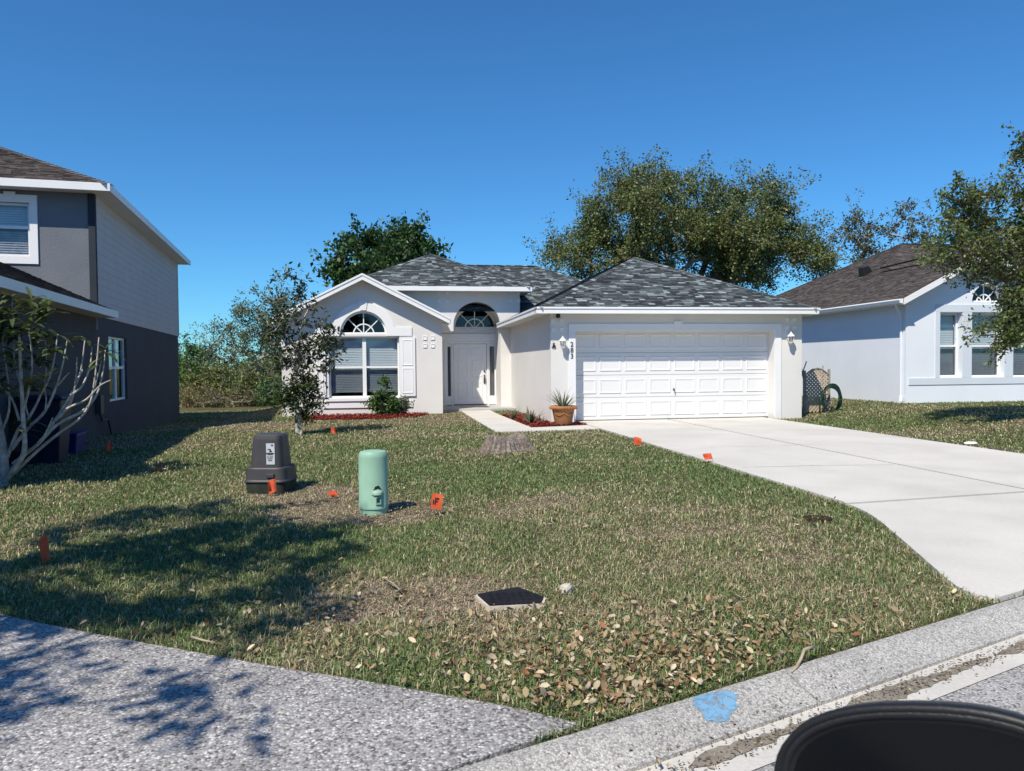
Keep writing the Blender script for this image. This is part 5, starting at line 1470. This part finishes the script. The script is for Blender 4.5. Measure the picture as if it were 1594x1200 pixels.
for (xa, za, xb, zb_, lab) in ((xl0-.1, 1.1, xl0+.07, 1.62, 'thin grey stake leaning right above the lattice post'), (xl0-.01, 1.12, xl0-.1, 1.5, 'thin grey stake leaning left above the lattice post'), (xl1-.13, 1.0, xl1-.12, 1.5, 'short grey stake standing behind the lattice')):
    mb = MB(); mb.tube([(xa-(xb-xa)*2.3, yl+.07, zl-.05), (xb, yl+.06, zl+zb_-.2)], .016, 6); o = mb.build('stake', MT['post']); tag(o, lab, 'stake', 'stakes by the lattice')
hx0, hy0 = 11.72, 18.5; hz0 = float(gz(hx0, hy0))+.36
t = thing('garden_hose', 'coiled dark green garden hose hung at the lattice panel', 'hose', (hx0, hy0, hz0-.33))
for k in range(5):
    mb = MB(); r = .30+.012*k; mb.tube([(hx0+(r*.82)*math.cos(a)+.02*math.sin(3*a+k)+.03*(k-2), hy0+.03*k-.05+.02*math.cos(2*a+k), hz0+r*math.sin(a)*1.05+.012*k) for a in np.linspace(0, 2*math.pi, 33)], .016, 7); mb.build('coil', MT['hose'], t, smooth=True)
mb = MB(); mb.tube([(hx0-.27, hy0, hz0+.1), (hx0-.36, hy0-.02, hz0-.05), (hx0-.37, hy0-.03, hz0-.35)], .02, 7); mb.tube([(hx0-.3, hy0, hz0+.2), (hx0-.36, hy0, hz0-.05), (hx0-.34, hy0, hz0-.34)], .018, 7); mb.build('hose_end', MT['hose'], t, smooth=True)

# bins by the shaded wall
def bin_(a, b, label, m, wd, dp, h, lid=True):
    x, y, _ = lx(a, b, 0); z0 = float(gz(x, y))
    t = thing('wheelie_bin' if lid else 'recycling_box', label, 'bin', (x, y, z0))
    rg = lambda k, z: [lx(a+s1*dp*k, b+s2*wd*k, z) for s1, s2 in ((-.5, -.5), (.5, -.5), (.5, .5), (-.5, .5))]
    mb = MB(); mb.loft([rg(.8, z0), rg(1, z0+h*.93)]); mb.build('body', m, t, bevel=.02)
    mb = MB(); mb.loft([rg(1.07, z0+h*.93+.002), rg(1.09, z0+h*.96), rg(.9, z0+h)]); mb.build('lid' if lid else 'rim', m, t, bevel=.01)
    if lid:
        mb = MB(); mb.tube([lx(a-.30, b-wd*.52, z0+.1), lx(a-.30, b-wd*.40, z0+.1)], .1, 14); mb.build('wheel', MT['rubber'], t)
        mb = MB(); mb.tube([lx(a-.30, b+wd*.52, z0+.1), lx(a-.30, b+wd*.40, z0+.1)], .1, 14); mb.build('wheel', MT['rubber'], t)
        mb = MB(); mb.tube([lx(a-dp*.55, b-wd*.3, z0+h*.92), lx(a-dp*.55-.05, b, z0+h*.95), lx(a-dp*.55, b+wd*.3, z0+h*.92)], .015, 6); mb.build('handle', MT['rubber'], t)
bL = hit_a(66, 620, .4)[0]
bin_(.42, bL, 'dark navy wheelie bin against the shaded wall at left', MT['navybin'], .6, .62, 1.05)
bR = hit_a(106, 670, .4)[0]
bin_(.4, bR, 'low blue recycling box right of the navy wheelie bin', MT['bluebox'], .62, .42, .36, False)

# ------------------------------------------------------------------ the car the view is taken from: driver's door, wing and mirror
def cs(s, n_, z): p = UD*s+ND*n_; return (float(p[0]), float(p[1]), z)
car = thing('car', 'dark car at the kerb, only its door mirror in view at lower right', 'car', cs(.4, .3, -.06))
zg = -.05
side = lambda s, z: .36-.05*max(0, (z-.35))**1.5-.03*max(0, .25-z)
mb = MB(); rings = []
for z in (.18, .35, .6, .82, .9): rings.append([cs(s, side(s, z), z) for s in (-.75, .62)]+[cs(s, side(s, z)-.10, z) for s in (.62, -.75)])
mb.loft(rings); mb.build('door', MT['carpaint'], car, bevel=.01)
mb = MB(); rings = []
for z in (.22, .4, .62, .80, .86): rings.append([cs(s, side(s, z)-.0-(.05 if s > 1.5 else 0), z-(.04 if s > 1.5 else 0)) for s in (.63, 1.2, 1.9)]+[cs(s, side(s, z)-.12, z-(.04 if s > 1.5 else 0)) for s in (1.9, 1.2, .63)])
mb.loft(rings); mb.build('fender', MT['carpaint'], car, bevel=.01)
mb = MB(); wc = cs(1.35, .27, zg+.33)
rg = []
for o, r in ((-.10, .25), (-.10, .31), (-.08, .33), (.06, .33), (.08, .31), (.08, .22)): rg.append([tuple(np.array(wc)+np.array([*(ND*o), 0])+r*(np.array([*UD, 0])*math.cos(a)+np.array([0, 0, 1])*math.sin(a))) for a in np.linspace(0, 2*math.pi, 28, endpoint=False)])
mb.loft(rg); wh = mb.build('wheel', MT['rubber'], car, smooth=False)
mb = MB(); mb.loft([[tuple(np.array(wc)+np.array([*(ND*.082), 0])+r*(np.array([*UD, 0])*math.cos(a)+np.array([0, 0, 1])*math.sin(a))) for a in np.linspace(0, 2*math.pi, 28, endpoint=False)] for r in (.215, .02)]); mb.build('rim', MT['alloy'], wh)
# mirror: housing turned towards the driver
mc = np.array(G(1, 1)) * 0
d_ = ray(1452, 1262); mc = np.array([0, 0, CAMH])+d_*.74
nv = -d_/np.linalg.norm(d_); nv[2] *= .35; nv += np.array([*(-UD*.25), 0]); nv /= np.linalg.norm(nv)
uv = np.cross([0, 0, 1], nv); uv /= np.linalg.norm(uv); wv = np.cross(nv, uv)
ra_ = math.radians(14); uv, wv = uv*math.cos(ra_)+wv*math.sin(ra_), wv*math.cos(ra_)-uv*math.sin(ra_)
def mring(hw_, hh, o, e=2.5, n=48, du=0, dv=0):
    out = []
    for k in range(n):
        a = 2*math.pi*k/n; c, s = math.cos(a), math.sin(a)
        out.append(tuple(mc+uv*(hw_*math.copysign(abs(c)**(2/e), c)+du)+wv*(hh*math.copysign(abs(s)**(2/e), s)+dv)+nv*o))
    return out
mb = MB(); mb.loft([mring(.135, .076, -.012), mring(.150, .090, -.008), mring(.157, .097, .0), mring(.158, .098, -.02), mring(.152, .094, -.05), mring(.125, .075, -.09), mring(.06, .04, -.11)], cap0=False)
hs = mb.build('mirror_housing', MT['plastic'], car, smooth=True)
mb = MB(); mb.loft([mring(.148, .088, -.011), mring(.02, .02, -.010)], cap0=False); mb.build('mirror_glass', MT['mirrorglass'], hs, smooth=True)
mb = MB(); mb.loft([mring(.1505, .0905, -.0075), mring(.1475, .0875, -.0060), mring(.144, .084, -.0085)], cap0=False, cap1=False); mb.build('bezel', MT['plastic'], hs, smooth=True)
a_ = mc-wv*.06-uv*.0-nv*.04; b_ = np.array(cs(.60, .34, .86))
mb = MB(); mb.tube([a_, (a_+b_)/2-np.array([0, 0, .02]), b_], [.04, .035, .045], 10); mb.build('mirror_arm', MT['plastic'], car, smooth=True)

# ------------------------------------------------------------------ lawn grass, litter
EX = [DRIVE, LDRIVE, WALK, MB1, MB2, [(wL, YL), (wR, YL), (wR, 24), (gx0, 24), (gx0, YG), (gx1, YG), (gx1, 33), (wL, 33)], [(NX, YN), (NX+15, YN), (NX+15, 31.5), (NX, 31.5)],
      [lx(-8.3, -8.5, 0)[:2], lx(0, -8.5, 0)[:2], lx(0, bk, 0)[:2], lx(-8.3, bk, 0)[:2]], poly_k(1.04)]
EX.append([(x0+.36*math.cos(a), y0+.28*math.sin(a)) for a in np.linspace(0, 2*math.pi, 16, endpoint=False)])
EX.append([(px_+.14*math.cos(a), py_+.14*math.sin(a)) for a in np.linspace(0, 2*math.pi, 12, endpoint=False)])
EX.append([(qx+.22*math.cos(a), qy+.22*math.sin(a)) for a in np.linspace(0, 2*math.pi, 12, endpoint=False)])
def lawn_ok(x, y, margin=0):
    k = ((x-C0[0])*ND[0]+(y-C0[1])*ND[1]) > .022+margin
    for p in EX: k &= ~inpoly(x, y, p)
    return k
def vnoise(x, y, sc, seed):
    r = np.random.default_rng(seed); T_ = r.random((64, 64)); u, v = x/sc, y/sc
    i, j = np.floor(u).astype(int), np.floor(v).astype(int); fu, fv = u-i, v-j; fu = fu*fu*(3-2*fu); fv = fv*fv*(3-2*fv)
    g = lambda a, b: T_[a % 64, b % 64]
    return (g(i, j)*(1-fu)+g(i+1, j)*fu)*(1-fv)+(g(i, j+1)*(1-fu)+g(i+1, j+1)*fu)*fv
g6 = np.random.default_rng(1234)
def sample(n, r0, r1, power):
    rr = np.linspace(r0, r1, 4000); pdf = rr**(1-power); cdf = np.cumsum(pdf); cdf /= cdf[-1]
    r = np.interp(g6.random(n), cdf, rr); th = np.radians(g6.uniform(-31, 48, n))
    return r*np.sin(th), r*np.cos(th), r
def dist2(x, y, c): return np.hypot(x-c[0], y-c[1])
def dryness(x, y):
    f = .75*vnoise(x, y, 1.5, 1)+.35*vnoise(x, y, .5, 2)+.25*vnoise(x, y, .16, 8)-.24
    f += .22*sstep(12.5, 17, y)*sstep(5, 2, x)                              # straw-coloured towards the house
    f += .75*sstep(.85, .3, np.minimum(dist2(x, y, (px_+.1, py_-.05)), np.minimum(dist2(x, y, (qx+.45, qy-.35)), dist2(x, y, (px_-.45, py_+.1)))))
    f -= .28*sstep(2.2, .6, np.hypot((x-.6)/1.6, y-9.6))                     # greener patch behind the pedestals
    f -= .2*sstep(1.6, .5, np.abs(x-3.6))*sstep(5.5, 7.5, y)*sstep(14, 11, y)
    f += .10*sstep(5.6, 4.6, y)
    return np.clip(f, 0, 1)
N0 = 780000
x, y, r = sample(N0, 2.8, 34, 1.8)
k = lawn_ok(x, y, .004); x, y, r = x[k], y[k], r[k]; n = len(x)
dry = dryness(x, y)
z = gz(x, y)-.004
bald = sstep(.66, .9, dry)
L = g6.uniform(.030, .066, n)*(1-.3*bald)*(.85+.4*vnoise(x, y, .4, 5))
wid = g6.uniform(.0038, .0068, n)*np.clip(r/6, .85, 3.2)
az = g6.uniform(0, 2*math.pi, n); tilt = g6.uniform(.3, 1.3, n)+.3*bald
flat = g6.random(n) < .34+.5*bald; tilt[flat] = g6.uniform(1.1, 1.5, flat.sum())
dx, dy = np.cos(az), np.sin(az)
sa = az+np.pi/2+g6.normal(size=n)*.5; sx_, sy_ = np.cos(sa), np.sin(sa)
st_, ct = np.sin(tilt), np.cos(tilt)
b0 = np.stack([x, y, z], 1)
m1 = b0+np.stack([dx*st_*.5*.55, dy*st_*.5*.55, ct*.55+.12], 1)*L[:, None]
tp = b0+np.stack([dx*st_*1.0, dy*st_*1.0, ct*.92], 1)*L[:, None]
sd = np.stack([sx_, sy_, np.zeros(n)], 1)*wid[:, None]*.5
V = np.stack([b0-sd*.8, b0+sd*.8, m1+sd, tp, m1-sd], 1).reshape(-1, 3)
i = np.arange(n)*5
Fq = np.concatenate([np.stack([i, i+1, i+2, i+4], 1), np.stack([i+4, i+2, i+3, i+3], 1)])
green = np.array([.17, .245, .085]); green2 = np.array([.105, .18, .06]); olive = np.array([.255, .275, .12]); straw = np.array([.53, .465, .30]); brown = np.array([.33, .24, .15])
q = g6.random(n)
pd = np.clip(.14+1.05*(dry-.27), .05, .97)
cols = np.where((q < pd)[:, None], np.where((g6.random(n) < .62)[:, None], straw, brown), np.where((g6.random(n) < .45)[:, None], green, np.where((g6.random(n) < .55)[:, None], green2, olive)))
dead = np.array([.47, .37, .28]); cols = np.where((g6.random(n) < .75*bald)[:, None], dead, cols)
cols = cols*g6.uniform(.7, 1.3, (n, 1))
quads = Fq[:n]; tris = np.stack([i+4, i+2, i+3], 1)
me = bpy.data.meshes.new('grass')
me.vertices.add(len(V)); me.vertices.foreach_set('co', V.astype(np.float32).ravel())
loops = np.concatenate([quads.ravel(), tris.ravel()]).astype(np.int32)
me.loops.add(len(loops)); me.loops.foreach_set('vertex_index', loops)
me.polygons.add(2*n); me.polygons.foreach_set('loop_start', np.concatenate([np.arange(n)*4, 4*n+np.arange(n)*3]).astype(np.int32))
at = me.color_attributes.new('Col', 'FLOAT_COLOR', 'POINT'); cc = np.ones((5*n, 4), np.float32); cc[:, :3] = np.repeat(cols, 5, 0); at.data.foreach_set('color', cc.ravel())
me.materials.append(MT['grass']); me.update(calc_edges=True)
go = bpy.data.objects.new('grass', me); col.objects.link(go)
tag(go, 'patchy half-dry lawn grass between drive and street', 'grass', kind='stuff')

# fallen leaves, thick in the front of the lawn, thin elsewhere
def litter(n, cx, cy, sx0, sy0, rot):
    a = g6.normal(size=(n, 2))*np.array([sx0, sy0]); c, s = math.cos(rot), math.sin(rot)
    return cx+a[:, 0]*c-a[:, 1]*s, cy+a[:, 0]*s+a[:, 1]*c
X = []; Yv = []
for px, py, nn, a, b in ((900, 1045, 430, .62, .26), (1060, 1025, 430, .5, .2), (760, 1010, 360, .55, .28), (1150, 1000, 200, .42, .18), (950, 1085, 330, .32, .12), (560, 960, 200, .5, .35), (1000, 980, 360, .8, .3), (420, 985, 110, .45, .3)):
    c = G(px, py); q, w = litter(nn, c[0], c[1], a, b, .15); X.append(q); Yv.append(w)
q, w, _ = sample(1500, 3, 20, 1.3); X.append(q); Yv.append(w)
c = G(610, 785); q, w = litter(260, c[0], c[1], .55, .5, 0); X.append(q); Yv.append(w)
x = np.concatenate(X); y = np.concatenate(Yv); k = lawn_ok(x, y, .01); x, y = x[k], y[k]; n = len(x)
P = np.stack([x, y, gz(x, y)+g6.uniform(.018, .050, n)], 1)
N = g6.normal(size=(n, 3))*.7+np.array([0, 0, 1.0]); N /= np.linalg.norm(N, axis=1)[:, None]
dist = np.hypot(x, y)
# cupped six-point leaves
size = g6.uniform(.018, .052, n)[:, None]*np.where(dist > 7, .8, 1)[:, None]
t_ = g6.normal(size=(n, 3)); t_ -= N*(t_*N).sum(1)[:, None]; t_ /= np.linalg.norm(t_, axis=1)[:, None]; b_ = np.cross(N, t_)
cur = g6.uniform(-.4, .8, n)[:, None]; asp = g6.uniform(.35, .6, n)[:, None]
pts = []
for u, v in ((0, 0), (.3, .8), (.7, .8), (1, 0), (.7, -.8), (.3, -.8)): pts.append(P+t_*size*u+b_*size*asp*v*.6+N*size*cur*(abs(v)*.5+(u-.5)**2*1.2))
for u in (.3, .7): pts.append(P+t_*size*u+N*size*cur*(u-.5)**2*1.2)
V = np.stack(pts, 1).reshape(-1, 3); i = np.arange(n)*8
Fq = np.concatenate([np.stack([i, i+1, i+6, i+5], 1), np.stack([i+1, i+2, i+7, i+6], 1), np.stack([i+5, i+6, i+7, i+4], 1), np.stack([i+2, i+3, i+4, i+7], 1)])
cl = palette(n, (.34, .25, .145), g6, .3, [((.54, .45, .32), .38), ((.24, .15, .085), .2), ((.30, .14, .07), .05)])
o = npmesh('fallen_leaves', V, Fq, MT['dryleaf'], None, np.repeat(cl, 8, 0)); tag(o, 'scatter of dry tan leaves over the front lawn', 'leaves', kind='stuff')
# debris chips in the gutter
n = 1500
s_ = np.concatenate([g6.uniform(-.6, 4.5, n), g6.normal(1.0, .5, 120)]); t_ = np.concatenate([-.315+g6.normal(size=n)*.035, -.20+g6.normal(size=120)*.05]); n = len(s_)
x = C0[0]+UD[0]*s_+ND[0]*t_; y = C0[1]+UD[1]*s_+ND[1]*t_
zz = np.interp(-t_, [0, .035, .075, .13, .19, .215, .3, .45], [.006, .006, -.006, -.030, -.052, -.066, -.062, -.057])+g6.uniform(.003, .010, n)
P = np.stack([x, y, zz], 1); N = g6.normal(size=(n, 3))*.35+np.array([0, 0, 1]); N /= np.linalg.norm(N, axis=1)[:, None]
V, Fq, Cc = leaf_arrays(P, N, .019, .45, palette(n, (.20, .155, .105), g6, .4, [((.11, .085, .06), .3), ((.34, .28, .20), .3)]), g6, .1)
o = npmesh('gutter_debris', V, Fq, MT['dryleaf'], None, Cc); tag(o, 'scatter of dark leaf bits along the gutter', 'debris', kind='stuff')
for k, (px, py) in enumerate(((1304, 1050), (1310, 1049))):
    c = np.array(G(px, py, -.05)); rr = np.random.default_rng(k)
    mb = MB(); mb.loft([[tuple(c+np.array([.022*math.cos(a)*w_, .012*math.sin(a)*w_, h_])) for a in np.linspace(0, 2*math.pi, 8, endpoint=False)] for w_, h_ in ((.7, -.004), (1, .004), (.8, .012))]); o = mb.build('dead_leaf', MT['stump']); tag(o, ('left' if k == 0 else 'right')+' one of two curled reddish dead leaves on the kerb slope', 'leaf', 'curled leaves on the kerb')
